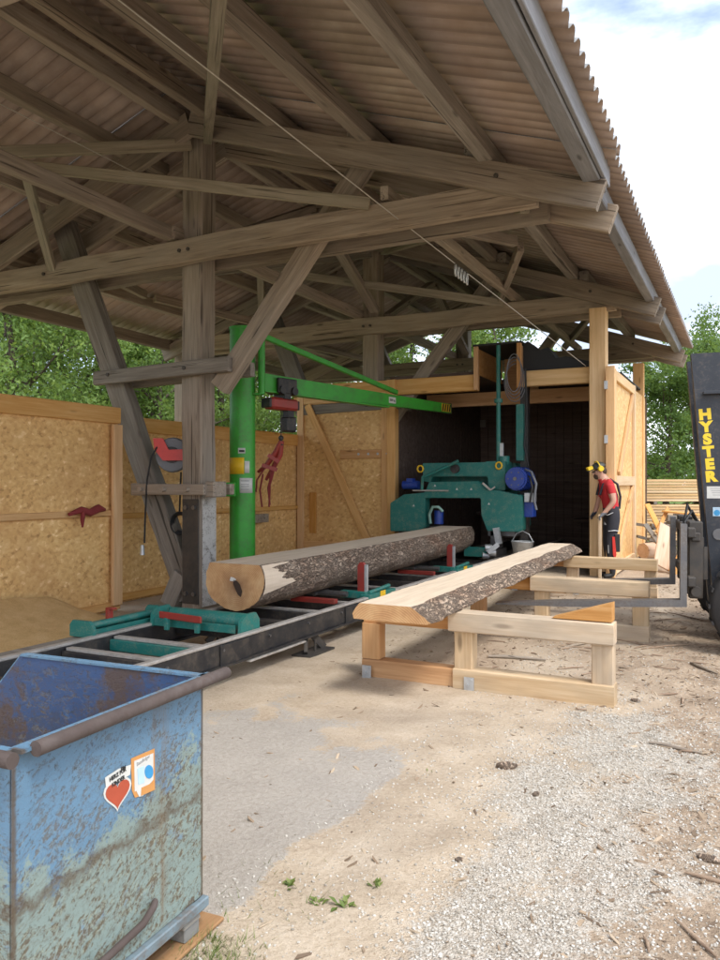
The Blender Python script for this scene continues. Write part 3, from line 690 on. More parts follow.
# left door panel, standing in the front plane beside the opening
dl = MB().box((-7.30, SF+.02, .34), (-5.52, SF+.04, 3.05)).build('left_door', M['osb_pale'], sh)
A = lambda p0, p1, w=.13, d=.045, nm='door_frame', m='new_wood': beam(nm, p0, p1, d, w, M[m], dl, up=(1,0,0) if abs(V(p1).x-V(p0).x) < .02 else UP)
yy = SF-.003
beam('door_frame', (-7.24, yy, .30), (-7.24, yy, 3.08), .13, .045, M['new_wood'], dl, up=(0,1,0)); beam('door_frame', (-5.56, yy, .30), (-5.56, yy, 3.08), .11, .045, M['new_wood'], dl, up=(0,1,0))
beam('door_frame', (-7.17, yy, .40), (-5.62, yy, .40), .045, .14, M['new_wood'], dl); beam('door_frame', (-7.17, yy, 3.0), (-5.62, yy, 3.0), .045, .13, M['new_wood'], dl)
beam('door_frame', (-6.42, yy, 2.02), (-5.62, yy, 2.02), .045, .15, M['orange_wood'], dl)
beam('diagonal_brace', (-7.08, yy-.03, 2.92), (-5.85, yy-.03, .48), .035, .13, M['new_wood'], dl)
beam('batten', (-6.98, yy, .62), (-6.98, yy, 1.35), .13, .04, M['orange_wood'], dl, up=(0,1,0))
mb = MB()
for x in (-6.05, -5.86, -5.68, -5.5): mb.cyl((x, yy-.024, 2.02), (x, yy-.034, 2.02), .022, .022, 8)
mb.build('washers', M['galv'], dl)
# right door folded back along the side wall
dx = -1.80
dr = MB().box((dx-.012, 11.84, .14), (dx+.012, 14.24, 3.22)).build('right_door', M['osb_pale'], sh)
def dv(y, z0_, z1_, w=.16): return beam('door_frame', (dx+.035, y, z0_), (dx+.035, y, z1_), .045, w, M['pale_wood'], dr, up=(0,1,0))
beam('door_stile', (dx+.0, 11.79, .12), (dx+.0, 11.79, 3.24), .13, .05, M['new_wood'], dr, up=(0,1,0))
dv(11.93, .14, 3.22); dv(14.16, .14, 3.22)
for z in (.23, 1.55, 3.13): beam('door_frame', (dx+.035, 12.02, z), (dx+.035, 14.07, z), .045, .15, M['pale_wood'], dr)
beam('diagonal_brace', (dx+.037, 12.05, .32), (dx+.037, 14.0, 1.46), .04, .13, M['new_wood'], dr); beam('diagonal_brace', (dx+.037, 12.4, 1.64), (dx+.037, 14.0, 3.04), .04, .13, M['new_wood'], dr)
mb = MB()
for z in (.9, 1.5, 2.1, 2.9): mb.box((dx-.08, 11.74, z), (dx-.03, 11.77, z+.12))
mb.build('hinges', M['galv'], dr)
# ------------------------------------------------------------------ sawmill bed (log track)
XL, XR, ZB = -4.45, -3.50, .33
bed = thing('sawmill_track', 'long dark steel sawmill track on short feet carrying the big half log', 'sawmill track', (-3.98, 9.0, 0))
Y0, Y1 = 2.9, 16.4
for x, s in ((XR, 1), (XL, -1)):
    mb = MB(); mb.box((x-.03, Y0, ZB-.17), (x+.03, Y1, ZB-.012), None, 0, .004); mb.box((x-.05*(s>0)-.03*(s<0), Y0, ZB-.185), (x+.03*(s>0)+.05*(s<0)+.03, Y1, ZB-.17))
    mb.build('side_beam', M['black'], bed)
    mb = MB(); mb.box((x-.03+.008*s, Y0-.02, ZB-.012), (x+.03+.008*s, Y1, ZB+.012), None, 0, .006); r_ = mb.build('running_rail', M['bare'], bed)
    mb = MB(); y = Y0+.5
    while y < Y1: 
        mb.cyl((x+s*.03, y, ZB-.06), (x+s*.045, y, ZB-.06), .012, .012, 6); y += .62
    mb.build('bolts', M['steel'], bed)
boxo('edge_plank', (XL-.26, Y0+.2, ZB-.06), (XL-.05, Y1-3, ZB-.02), M['grey_wood'], bed)
for y in (4.78, 6.75, 8.6, 10.6): boxo('splice_plate', (XR+.032, y-.18, ZB-.19), (XR+.044, y+.18, ZB-.02), M['black'], bed, .002)
for y in (5.35, 7.6, 9.5): boxo('flange_strip', (XR+.035, y-.42, ZB-.205), (XR+.075, y+.42, ZB-.19), M['bare'], bed, .002)
yc = [3.25, 4.05, 4.52, 5.30, 5.75, 6.25, 6.85, 7.45, 8.05, 8.75, 9.35, 9.95, 10.6, 11.2, 11.8]
for i, y in enumerate(yc):
    m_ = M['teal'] if i == 2 else M['black']
    mb = MB(); mb.box((XL+.03, y-.055, ZB-.12), (XR-.03, y+.055, ZB-.035), None, 0, .005); cb = mb.build('cross_beam', m_, bed)
    if i in (1, 2, 3, 5, 6, 8, 10): MB().box((XL+.05, y-.03, ZB-.034), (XR-.05, y+.03, ZB-.012), None, 0, .003).build('wear_strip', M['bare'], bed)
boxo('drip_tray', (XL+.04, Y0, ZB-.19), (XR-.04, 4.1, ZB-.16), M['black'], bed)
for y in (3.6, 5.95, 8.3, 10.7, 13.2, 15.5):
    for x, s in ((XR, 1), (XL, -1)):
        mb = MB(); mb.beam((x+.0, y-.05, ZB-.18), (x+s*.06, y-.16, .02), .03, .06, mi=0); mb.beam((x, y+.05, ZB-.18), (x+s*.06, y+.16, .02), .03, .06); mb.box((x-.05, y-.22, .0), (x+.14, y+.22, .015))
        mb.cyl((x+s*.06, y, .01), (x+s*.06, y, .12), .012, .012, 8)
        mb.build('foot', M['dark_steel'], bed)
# teal turning roller across the track
rl = MB()
prof = [(-.09,0),(.09,0),(.105,.09),(.07,.15),(-.07,.15),(-.105,.09)]
yR = 5.08
rl.cyl((XL+.12, yR+.02, ZB+.07), (XR-.09, yR+.02, ZB+.07), .062, .062, 16)
rl.box((XL+.02, yR+.07, ZB-.01), (XR-.05, yR+.10, ZB+.12), None, 0, .004); rl.box((XL+.02, yR-.11, ZB-.01), (XR-.1, yR-.09, ZB+.055), None, 0, .004)
ro = rl.build('turning_roller', M['teal'], bed)
for x in (XL+.0, XR-.06):
    mb = MB(); mb.prism([(-.13,0),(.13,0),(.13,.09),(.08,.15),(-.05,.15),(-.12,.10)], (x, yR, ZB-.01), (0,1,0), (0,0,1), (1,0,0), .03); e_ = mb.build('end_plate', M['teal_light'], ro)
beam('red_arm', (XL+.14, yR-.17, ZB+.10), (XR-.35, yR-.21, ZB+.095), .02, .055, M['red'], ro); 
for x in (XL+.22, XR-.42): boxo('arm_bracket', (x-.02, yR-.19, ZB-.02), (x+.02, yR-.16, ZB+.08), M['teal'], ro)
# second teal housing lying on the left rail
mb = MB(); mb.box((XL-.20, 4.38, ZB-.02), (XL-.13, 5.2, ZB+.08), None, 0, .006); mb.box((XL-.08, 4.38, ZB-.02), (XL-.05, 5.1, ZB+.04), None, 0, .004); mb.cyl((XL-.12, 4.38, ZB+.065), (XL-.12, 5.15, ZB+.065), .028, .028, 10)
hs = mb.build('hydraulic_housing', M['teal'], bed)
for y in (4.34, 5.18): MB().prism([(-.15,0),(.10,0),(.10,.07),(.05,.125),(-.12,.125),(-.15,.09)], (XL-.11, y, ZB-.01), (1,0,0), (0,0,1), (0,1,0), .03).build('end_plate', M['teal'], hs)
boxo('red_stop', (XL-.17, 4.62, ZB+.08), (XL-.13, 4.67, ZB+.17), M['red'], hs)
boxo('red_stop', (XL-.17, 4.62, ZB+.16), (XL-.09, 4.67, ZB+.175), M['red'], hs)
# log stops and clamps along the right rail
for k, (px, py) in enumerate(((362, 590), (452, 558))):
    y = at_x(px, 593 if k == 0 else 562, XR-.10).y
    y = (7.18, 9.85)[k]
    mb = MB(); mb.box((XR-.32, y-.05, ZB-.02), (XR-.02, y+.03, ZB+.055), None, 0, .006); mb.box((XR-.06, y-.10, ZB-.03), (XR+.05, y+.55, ZB+.03), None, 0, .006); mb.cyl((XR-.01, y+.0, ZB+.04), (XR-.01, y+.5, ZB+.06), .022, .022, 10)
    cl_ = mb.build('clamp_base', M['teal_light'], bed)
    mb = MB(); mb.prism([(0,0),(.085,0),(.085,.30),(.06,.335),(.025,.335),(0,.30)], (XR-.13, y-.02, ZB+.02), (1,0,0), (0,0,1), (0,1,0), .04); mb.build('log_stop', M['red'], bed)
    mb = MB(); mb.box((XR-.05, y-.022, ZB+.02), (XR-.025, y+.022, ZB+.33)); mb.build('stop_edge', M['galv'], bed)
    boxo('yellow_label', (XR+.051, y+.15, ZB-.02), (XR+.055, y+.28, ZB+.045), M['yellow'], cl_)
    mb = MB(); mb.cyl((XR-.75, y-.12, ZB+.03), (XR-.2, y-.12, ZB+.03), .03, .03, 10); mb.cyl((XR-.55, y-.2, ZB+.02), (XR-.55, y+.1, ZB+.02), .02, .02, 8); mb.build('clamp_cylinder', M['steel'], bed)
    boxo('red_skid', (XR-.62, y-.55, ZB-.01), (XR-.12, y-.47, ZB+.035), M['red'], bed)
# ------------------------------------------------------------------ the half log
def log_mesh():
    ya, yb = 5.74, 11.72; n = 64; m = 96; mb = MB(); cxl = -4.165
    rings = []
    for j in range(m+1):
        v = j/m; y = ya + (yb-ya)*v; k = 1.0 - .08*v
        zt = .775 + .05*v; ring = []
        cx_ = cxl + .05*math.sin(v*3.1); R = .318*k; zc = zt - .16
        pts = []
        # arc from left top rim, under, to right top rim
        a0 = math.asin(min(.99, (zt-zc)/R))
        for i in range(n+1):
            a = math.pi - a0 + (math.pi + 2*a0)*i/n
            bump = 1 + .035*noise.fractal((math.cos(a)*2.2, y*1.3, math.sin(a)*2.2), 1, 2, 4) + .028*noise.noise((math.cos(a)*9, y*5, math.sin(a)*9)) + .012*noise.noise((math.cos(a)*22, y*14, math.sin(a)*22))
            x_ = cx_ + R*1.02*math.cos(a)*bump; z_ = zc + R*.83*math.sin(a)*bump if math.sin(a) < 0 else zc + R*math.sin(a)*bump
            if i in (0, n): z_ = zt
            pts.append(V((x_, y, min(z_, zt))))
        rings.append(pts)
    w_ = n+1; vs = [p for r in rings for p in r]
    mb.add(vs, [(j*w_+i, (j+1)*w_+i, (j+1)*w_+i+1, j*w_+i+1) for j in range(m) for i in range(n)], 0, True)
    top = []; 
    for r in rings:
        for q in range(5): top.append(r[0].lerp(r[-1], q/4) + V((0,0,.0005)))
    mb.add(top, [(j*5+q, j*5+q+1, (j+1)*5+q+1, (j+1)*5+q) for j in range(m) for q in range(4)], 1)
    for r, nrm in ((rings[0], -1), (rings[-1], 1)):
        c = sum(r, V((0,0,0)))/len(r); rr = [c]+r+[r[-1].lerp(r[0], .5)]
        L = len(rr); mb.add(rr, [(0, i, i+1) if nrm < 0 else (0, i+1, i) for i in range(1, L-1)] + [(0, L-1, 1) if nrm < 0 else (0, 1, L-1)], 2)
    return mb
lg = log_mesh().build('half_log', [M['bark'], M['cut'], M['end']], None, Matrix.Translation((-4.12, 5.74, .58)))
tag(lg, 'huge half log with flat sawn top and rough bark lying on the sawmill track', 'log')
# dark check and white chip in the core; sapwood flat at the near right corner
mb = MB(); c0 = V((-4.15, 5.735, .62)); mb.prism([(-.02,.01),(.02,.0),(.05,-.03),(.075,-.09),(.06,-.14),(.03,-.12),(.0,-.07),(-.02,-.03)], c0, (1,0,0), (0,0,1), (0,-1,0), .004); mb.build('heart_rot', plain('dark_heart_rot', (.05,.03,.02), .9), lg)
mb = MB(); mb.prism([(0,0),(.05,-.005),(.07,.015),(.045,.03),(.01,.035)], c0+V((-.06,0,.0)), (1,0,0), (0,0,1), (0,-1,0), .004); mb.build('pale_splinter', plain('pale_splinter', (.7,.68,.64), .9), lg)
bs = MB(); vs = []; 
for i in range(13):
    y = 5.745 + i*.10; f = 1 - i/12
    for j in range(5):
        a = math.radians(29 - j*(4 + 9*f)); R = .322
        vs.append(V((-4.163 + R*1.028*math.cos(a)*(1+.004), y, min(.615 + R*math.sin(a) if a >= 0 else .615 + R*.83*math.sin(a), .774))))
bs.add(vs, [(i*5+j, (i+1)*5+j, (i+1)*5+j+1, i*5+j+1) for i in range(12) for j in range(4)], 0, True)
bs.build('debarked_patch', M['cut'], lg, fixn=False)

# ------------------------------------------------------------------ band saw head
bs_ = thing('band_saw', 'teal horizontal band saw head with blue motors straddling the track in the shed', 'band saw', (-4.4, 12.7, 0))
YS = 11.70
def S(x, y): q = at_y(380+x/4, 430+y/4, YS); return (q.x, q.z)
def cover(name, pts, y0, d, mat, par, bev=.012):
    mb = MB(); mb.prism([S(*p) for p in pts], (0, y0, 0), (1,0,0), (0,0,1), (0,1,0), d)
    bm = bmesh.new(); vsb = [bm.verts.new(v) for v in mb.v]
    for f in mb.f: bm.faces.new([vsb[i] for i in f])
    bmesh.ops.recalc_face_normals(bm, faces=bm.faces[:]); bmesh.ops.bevel(bm, geom=bm.edges[:], offset=bev, segments=2, affect='EDGES')
    bm.verts.index_update(); m2 = MB(); m2.add([v.co.copy() for v in bm.verts], [[v.index for v in f.verts] for f in bm.faces]); bm.free()
    return m2.build(name, mat, par)
cover('blade_cover', [(40,405),(40,292),(95,258),(178,250),(196,208),(392,205),(418,238),(482,243),(570,263),(570,400),(556,408),(428,404),(404,340),(402,272),(180,272),(180,388),(150,405)], YS, .22, M['teal'], bs_)
cover('upper_frame', [(158,132),(410,128),(418,124),(492,124),(492,240),(424,240),(420,186),(198,186),(190,210),(160,205)], YS+.12, .42, M['teal'], bs_)
cover('rear_frame', [(150,250),(160,135),(500,128),(545,250),(545,395),(520,395),(520,255),(150,255)], YS+.6, .3, M['teal'], bs_)
x_, z_ = S(475,128); cylo('cap_motor', (x_, YS+.3, z_-.03), (x_, YS+.3, z_+.10), .085, M['teal_light'], bs_)
for (a, b_) in ((152,155),(468,142)):
    x_, z_ = S(a, b_); mb = MB(); mb.tube([(x_+.05*math.cos(t), YS+.10, z_+.055*math.sin(t)) for t in [k*math.pi/5 for k in range(10)]], .014, 6, closed=True); mb.build('lifting_eye', M['yellow'], bs_)
x_, z_ = S(545,195); mo = cylo('drive_motor', (x_, YS-.02, z_), (x_, YS+.5, z_), .175, M['blue'], bs_, n=28)
cylo('motor_cover', (x_, YS-.07, z_), (x_, YS-.02, z_), .15, M['blue'], mo, n=28)
mb = MB()
for k in range(28):
    a = k*math.pi/14; mb.box((-.006,-.0,.17), (.006,.42,.187), Matrix.Translation((x_, YS+.03, z_)) @ Matrix.Rotation(a, 4, 'Y'))
mb.build('cooling_fins', M['blue'], mo); mb = MB(); mb.cyl((x_, YS-.075, z_), (x_, YS-.09, z_), .03, .03, 8); 
for k in range(6): a = k*math.pi/3; mb.cyl((x_+.11*math.cos(a), YS-.07, z_+.11*math.sin(a)), (x_+.11*math.cos(a), YS-.08, z_+.11*math.sin(a)), .012, .012, 6)
mb.build('motor_bolts', M['steel'], mo)
x_, z_ = S(600,215); tubeo('hose', [(x_-.1, YS+.1, z_+.22), (x_+.02, YS, z_+.18), (x_+.10, YS-.02, z_), (x_+.06, YS, z_-.25), (x_+.10, YS, z_-.4)], .02, M['reelgrey'], bs_)
tubeo('hose', [(x_-.12, YS+.1, z_+.15), (x_+.0, YS, z_+.10), (x_+.04, YS-.02, z_-.05), (x_-.0, YS, z_-.28)], .018, M['black'], bs_)
x_, z_ = S(595,270); boxo('junction_box', (x_-.07, YS, z_-.07), (x_+.07, YS+.2, z_+.07), M['galv'], bs_); x_, z_ = S(590,310); boxo('side_bracket', (x_-.08, YS+.1, z_-.15), (x_+.06, YS+.3, z_+.12), M['blue'], bs_)
x_, z_ = S(115,220); mb = MB(); mb.cyl((x_-.14, YS+.1, z_), (x_+.14, YS+.1, z_), .07, .07, 16); mb.box((x_-.06, YS+.04, z_+.05), (x_+.05, YS+.16, z_+.11)); mb.build('small_motor', M['blue'], bs_)
x_, z_ = S(225,345); mb = MB(); mb.cyl((x_, YS+.12, z_-.13), (x_, YS+.12, z_+.09), .075, .075, 16); mb.build('pump_motor', M['blue'], bs_)
for a in range(6):
    pass
tubeo('pale_hose', [(x_-.12, YS+.05, z_-.12), (x_-.13, YS+.03, z_+.03), (x_-.06, YS+.0, z_+.15), (x_+.04, YS+.0, z_+.15), (x_+.09, YS+.05, z_+.08)], .025, plain('pale_green_hose', (.3,.5,.42), .5), bs_)
a = S(172,238); b_ = S(200,180); c = S(318,124); 
tubeo('lever_arm', [(a[0], YS-.05, a[1]), (a[0]+.02, YS-.06, b_[1]-.03), (b_[0], YS-.06, b_[1]), (c[0], YS-.05, c[1])], .026, M['teal_light'], bs_)
x_, z_ = S(293,155); cylo('dial', (x_, YS+.05, z_), (x_, YS+.12, z_), .07, M['black'], bs_)
a = S(132,242); b_ = S(275,247); boxo('guide_bar', (a[0], YS-.03, a[1]-.012), (b_[0], YS-.005, a[1]+.012), M['bare'], bs_)
a = S(425,225); b_ = S(445,240); mb = MB(); mb.beam((a[0]-.05, YS-.03, a[1]+.05), (b_[0], YS-.03, b_[1]), .03, .03); mb.beam((b_[0], YS-.03, b_[1]), (b_[0]+.07, YS-.03, b_[1]+.05), .02, .02); mb.build('tension_lever', M['bare'], bs_)
mb = MB()
for (px_, py_) in ((220,222),(308,236),(365,236),(436,295),(135,302)):
    q = S(px_, py_); mb.prism([(-.02,-.015),(.02,-.015),(0,.02)], (q[0], YS-.003, q[1]), (1,0,0), (0,0,1), (0,-1,0), .002)
mb.build('safety_mark', M['white'], bs_)
# mast columns and feed screw
mt = at_y(493, 400, YS).x; mt2 = at_y(517, 400, YS).x
tubeo('feed_screw', [(mt, YS+.3, S(475,128)[1]), (mt, YS+.3, 3.72)], .035, M['teal'], bs_, 12); mb = MB(); mb.cyl((mt, YS+.3, 2.80), (mt, YS+.3, 2.86), .07, .07, 12); mb.build('collar', M['teal_light'], bs_)
boxo('mast', (mt2-.07, YS+.45, .35), (mt2+.05, YS+.6, 3.4), M['black'], bs_); boxo('mast_slide', (mt2-.11, YS+.35, S(0,128)[1]), (mt2-.0, YS+.45, S(0,128)[1]+.9), M['teal'], bs_)
boxo('galvanised_rod', (mt+.02, YS+.28, S(0,128)[1]), (mt+.08, YS+.33, S(0,60)[1]), M['galv'], bs_)
tubeo('cable', [(mt2+.08, YS+.2, 3.3), (mt2+.1, YS+.2, 2.6), (mt2+.06, YS+.2, 2.1), (mt2+.15, YS+.1, S(0,150)[1])], .015, M['cable'], bs_)
# hanging loop of cable in the notch
mb = MB(); cxn = mt+.28
for k in range(4): mb.tube([(cxn+(.13+.02*k)*math.sin(t)*.9, YS+.2+.02*k, 3.25-.05*k+.30*math.cos(t)) for t in [j*math.pi/9 for j in range(18)]], .008, 5, closed=True)
mb.build('cable_loop', M['reelgrey'], bs_)
# carriage legs and rollers on the rails
mb = MB(); xr = S(470,400)[0]; mb.box((XR-.16, YS+.0, ZB+.02), (XR-.02, YS+.65, ZB+.14), None, 0, .01); mb.box((XR-.14, YS+.15, ZB+.1), (XR-.04, YS+.5, .75)); mb.box((xr-.2, YS+.15, .68), (XR+.25, YS+.5, .78)); mb.build('carriage', M['steel'], bs_); mb = MB(); mb.box((XL-.1, YS+.0, ZB+.02), (XL+.06, YS+.65, ZB+.14)); mb.box((XL-.25, YS+.2, ZB+.1), (XL-.12, YS+.5, .8)); mb.build('carriage', M['steel'], bs_)
mb = MB(); 
for q in ((440,470),(455,488),(430,500)):
    x_, z_ = S(*q); mb.cyl((x_-.05, YS-.1, z_), (x_+.05, YS-.06, z_), .055, .055, 12)
x_, z_ = S(480,455); mb.beam((x_, YS-.1, z_), (x_-.15, YS-.15, z_-.13), .05, .07); mb.beam((x_-.05, YS-.05, z_+.25), (x_, YS-.05, z_), .08, .1); mb.build('guide_rollers', M['galv'], bs_)
a = S(345,482); b_ = S(435,485); boxo('lower_guard', (a[0], YS-.12, a[1]-.08), (b_[0], YS-.05, a[1]+.07), M['teal_light'], bs_)
# bucket
x_, z_ = S(580,420); z_ = .62; zb_ = z_-.26
bk = thing('bucket', 'grey metal bucket with white rim hanging under the right end of the band saw', 'bucket', (x_, YS-.15, zb_))
mb = MB(); n_ = 24; r0, r1 = .12, .165; vs = []
for (r, z) in ((r0, zb_), (r1, z_), (r1+.012, z_+.012), (r1-.008, z_+.012), (r0-.01, zb_+.012)):
    vs += [V((x_+r*math.cos(2*math.pi*i/n_), YS-.15+r*math.sin(2*math.pi*i/n_), z)) for i in range(n_)]
mb.add(vs, [(k*n_+i, k*n_+(i+1)%n_, (k+1)*n_+(i+1)%n_, (k+1)*n_+i) for k in range(4) for i in range(n_)] + [list(range(n_)), list(range(4*n_, 5*n_))[::-1]], 0, True); mb.build('pail', M['galv'], bk)
tubeo('handle', [(x_-r1, YS-.15, z_), (x_-.1, YS-.15, z_+.12), (x_, YS-.15, z_+.17), (x_+.1, YS-.15, z_+.12), (x_+r1, YS-.15, z_)], .006, M['galv'], bk, 6)

# ------------------------------------------------------------------ jib crane
c0 = at_depth(242.5, 484, 10.0); cx_, cy_ = c0.x, c0.y; AZ = 2.95
cr = thing('jib_crane', 'bright green steel column crane with long swivelling arm', 'crane', (cx_, cy_, 0))
zt = 3.5
cylo('column', (cx_, cy_, 0), (cx_, cy_, zt), .165, M['green'], cr, n=40)
cylo('column_cap', (cx_, cy_, zt), (cx_, cy_, zt+.03), .175, M['green'], cr, n=40); cylo('base_plate', (cx_, cy_, 0), (cx_, cy_, .03), .32, M['green'], cr)
p0 = at_depth(262, 381, 10.0); p1 = at_depth(449, 406, 13.3); p0.z = 2.82; p1.z = 2.80
ad = (p1-p0).normalized(); 
# I-beam arm, slightly tapering in height by its sag: web and flanges in one piece
def ibeam(mb, a, b, w, h, t=.012, mi=0):
    Mx = axes(a, b); L = (V(b)-V(a)).length/2
    mb.box((-L,-t/2,-h/2), (L,t/2,h/2), Mx, mi); mb.box((-L,-w/2,h/2-.015), (L,w/2,h/2), Mx, mi); mb.box((-L,-w/2,-h/2), (L,w/2,-h/2+.015), Mx, mi)
mb = MB(); Mx = axes(p0, p1); L = (p1-p0).length/2
h0, h1 = .23, .15
prf = [(-L,-h0/2),(L,-h1/2),(L,h1/2),(-L,h0/2)]
vs = [Mx @ V((a, -.045, b)) for a, b in prf] + [Mx @ V((a, .045, b)) for a, b in prf]
mb.add(vs, [(0,1,2,3),(7,6,5,4),(0,4,5,1),(1,5,6,2),(2,6,7,3),(3,7,4,0)]); 
mb.box((-L,-.065,-h0/2-.008), (L*.2,.065,-h0/2+.012), Mx)
arm = mb.build('arm', M['green'], cr, Mx)
pv = at_depth(261.5, 360, 9.95); tubeo('pivot_tube', [(pv.x, pv.y, 2.66), (pv.x, pv.y, 3.50)], .045, M['green'], cr, 14)
cc = V((cx_, cy_, 0)); 
for z in (3.46, 2.66):
    beam('pivot_bracket', (cx_, cy_, z), (pv.x, pv.y, z), .12, .03, M['green'], cr)
st = p0.lerp(p1, .66); ibeam_ = beam('stay', (pv.x, pv.y, 3.42), (st.x, st.y, st.z+.14), .06, .07, M['green'], cr)
# label plate and hazard stripes near the arm's end, on the camera side
ay = Mx.to_3x3() @ V((0,-1,0)); 
def on_arm(f, dz=0): q = p0.lerp(p1, f); return V((q.x, q.y, q.z+dz))
def arm_plate(name, f, L_, h, mat, off=.047, par=arm):
    c = on_arm(f) + ay*off; mb = MB(); mb.box((-L_/2,-.002,-h/2), (L_/2,.002,h/2), Matrix.Translation(c) @ Mx.to_3x3().to_4x4()); return mb.build(name, mat, par)
arm_plate('label_plate', .62, .17, .095, M['white'])
Mt = Matrix.Translation(on_arm(.62) + ay*.051) @ Mx.to_3x3().to_4x4() @ Matrix.Rotation(RAD(90), 4, 'X')
text('lettering', '500 kg', .05, Mt, M['black_ink'], arm, .001, .0006)
arm_plate('hazard_panel', .965, .27, .13, M['yellow'])
mb = MB()
for k in range(4):
    c = on_arm(.965) + ay*.050; mb.prism([(-.13+k*.068,-.06),(-.095+k*.068,-.06),(-.07+k*.068,.06),(-.105+k*.068,.06)], c, Mx.to_3x3() @ V((1,0,0)), Mx.to_3x3() @ V((0,0,1)), ay, .002)
mb.build('hazard_stripes', M['black_ink'], arm)
boxo('arm_end_plate', p1-V((.05,.01,.09)), p1+V((.05,.01,.09)), M['black'], cr)
# bands and labels on the column, bent round it
def wrap(name, px0, px1, py0, py1, mat, par=cr, r=.168, tt=10.0):
    zt_, zb = H+(CY-py0)/FOC*(tt-.15), H+(CY-py1)/FOC*(tt-.15)
    def ang(px): 
        s = max(-1, min(1, (px-242.5)/FOC*tt/.168)); return math.asin(s)
    a0, a1 = ang(px0), ang(px1); mb = MB(); n_ = 10; vs = []
    for i in range(n_+1):
        a = a0+(a1-a0)*i/n_; d = -FW*math.cos(a)+RT*math.sin(a)
        for (z, rr) in ((zb, r), (zt_, r), (zt_, r-.006), (zb, r-.006)): vs.append(V((cx_, cy_, z))+V((d.x, d.y, 0))*rr)
    mb.add(vs, [(i*4+k, i*4+(k+1)%4, (i+1)*4+(k+1)%4, (i+1)*4+k) for i in range(n_) for k in range(4)] + [(0,1,2,3), (n_*4+3, n_*4+2, n_*4+1, n_*4)], 0, True)
    return mb.build(name, mat, par)
wrap('yellow_band', 230.2, 246, 457.5, 474, M['yellow']); wrap('label', 246.5, 251, 461, 473, M['white']); wrap('label', 240, 247, 448, 453.5, M['white'])
wrap('label', 241.5, 253.5, 478, 493, M['white'])
for y_ in (480.5, 484, 486, 489): wrap('label_print', 243, 250.5, y_, y_+.8, M['grey_ink'], r=.1695)
wrap('label_print', 241, 246.3, 450, 452, M['black_ink'], r=.1695)
sw = boxo('switch_box', (0,0,0), (.1,.1,.1), M['green'], cr); 
q = V((cx_, cy_, 1.43)) - FW*.16 - RT*.13; sw.data = MB().box((-.07,-.07,-.09), (.07,.07,.09), None, 0, .008).build('tmpbox', M['green'], None, Matrix.Identity(4)).data; bpy.data.objects.remove(bpy.data.objects['tmpbox']); place(sw, Matrix.Translation(q) @ Matrix.Rotation(YAW, 4, 'Z'), cr)
cylo('switch_knob', q-FW*.07, q-FW*.085, .035, M['black'], cr)
cylo('switch_lamp', q-FW*.07+RT*.05+UP*.06, q-FW*.08+RT*.05+UP*.06, .012, M['yellow'], cr)

# chain hoist on the arm
hp = on_arm(.085); hz = hp.z-.12
ho = thing('chain_hoist', 'red electric chain hoist hanging on the green crane arm', 'hoist', (hp.x, hp.y, hz-.3))
FRh = Matrix.Translation((hp.x, hp.y, hz)) @ Mx.to_3x3().to_4x4(); FR[0] = FRh
mb = MB(); mb.box((-.17,-.11,.0), (.17,-.06,.20), None, 0, .01); mb.box((-.17,.06,0), (.17,.11,.20), None, 0, .01)
for x in (-.11,.11):
    for y in (-.09,.09): mb.cyl((x,y-.045*(1 if y<0 else -1),.04), (x,y+.02*(1 if y<0 else -1),.04), .055, .055, 14)
mb.box((-.06,-.1,-.07), (.06,.1,.02)); mb.build('trolley', M['black'], ho)
mb = MB(); mb.box((-.27,-.10,-.215), (.22,.10,-.06), None, 0, .03); hb = mb.build('hoist_body', M['red'], ho); mb = MB(); mb.box((-.31,-.09,-.20), (-.27,.09,-.075), None, 0, .02); mb.build('end_cover', M['black'], hb); mb = MB(); mb.box((.22,-.08,-.20), (.25,.08,-.08), None, 0, .02); mb.build('end_cover', M['black'], hb)
mb = MB(); mb.box((.02,-.08,-.50), (.20,.08,-.30), None, 0, .02); mb.box((.05,-.05,-.30), (.17,.05,-.21)); mb.build('chain_bag', M['black'], ho)
FR[0] = Matrix.Identity(4)
hk = V((hp.x, hp.y, hz-.21)) - ad*.02
def chain(mb, a, b, step=.034, r=.006):
    d = V(b)-V(a); n_ = int(d.length/step); Mc = axes(a, b)
    for k in range(n_):
        c = V(a)+d*(k+.5)/n_; Mk = Mc.copy(); Mk.translation = c; Mk = Mk @ Matrix.Rotation((k % 2)*math.pi/2, 4, 'X')
        mb.tube([Mk @ V((.021*math.cos(t), .011*math.sin(t), 0)) for t in [j*math.pi/4 for j in range(8)]], r, 4, closed=True)
tg = at_depth(281, 438, 10.15); tg.z += 0
mb = MB(); chain(mb, hk, tg); mb.build('load_chain', M['dark_steel'], ho)
mb = MB(); tube = [(tg.x-.0, tg.y, tg.z+.02), (tg.x, tg.y, tg.z-.06), (tg.x+.02, tg.y, tg.z-.1)]; mb.tube(tube, .02, 8); mb.sphere((tg.x, tg.y, tg.z), .035); mb.build('hook', M['black'], ho)
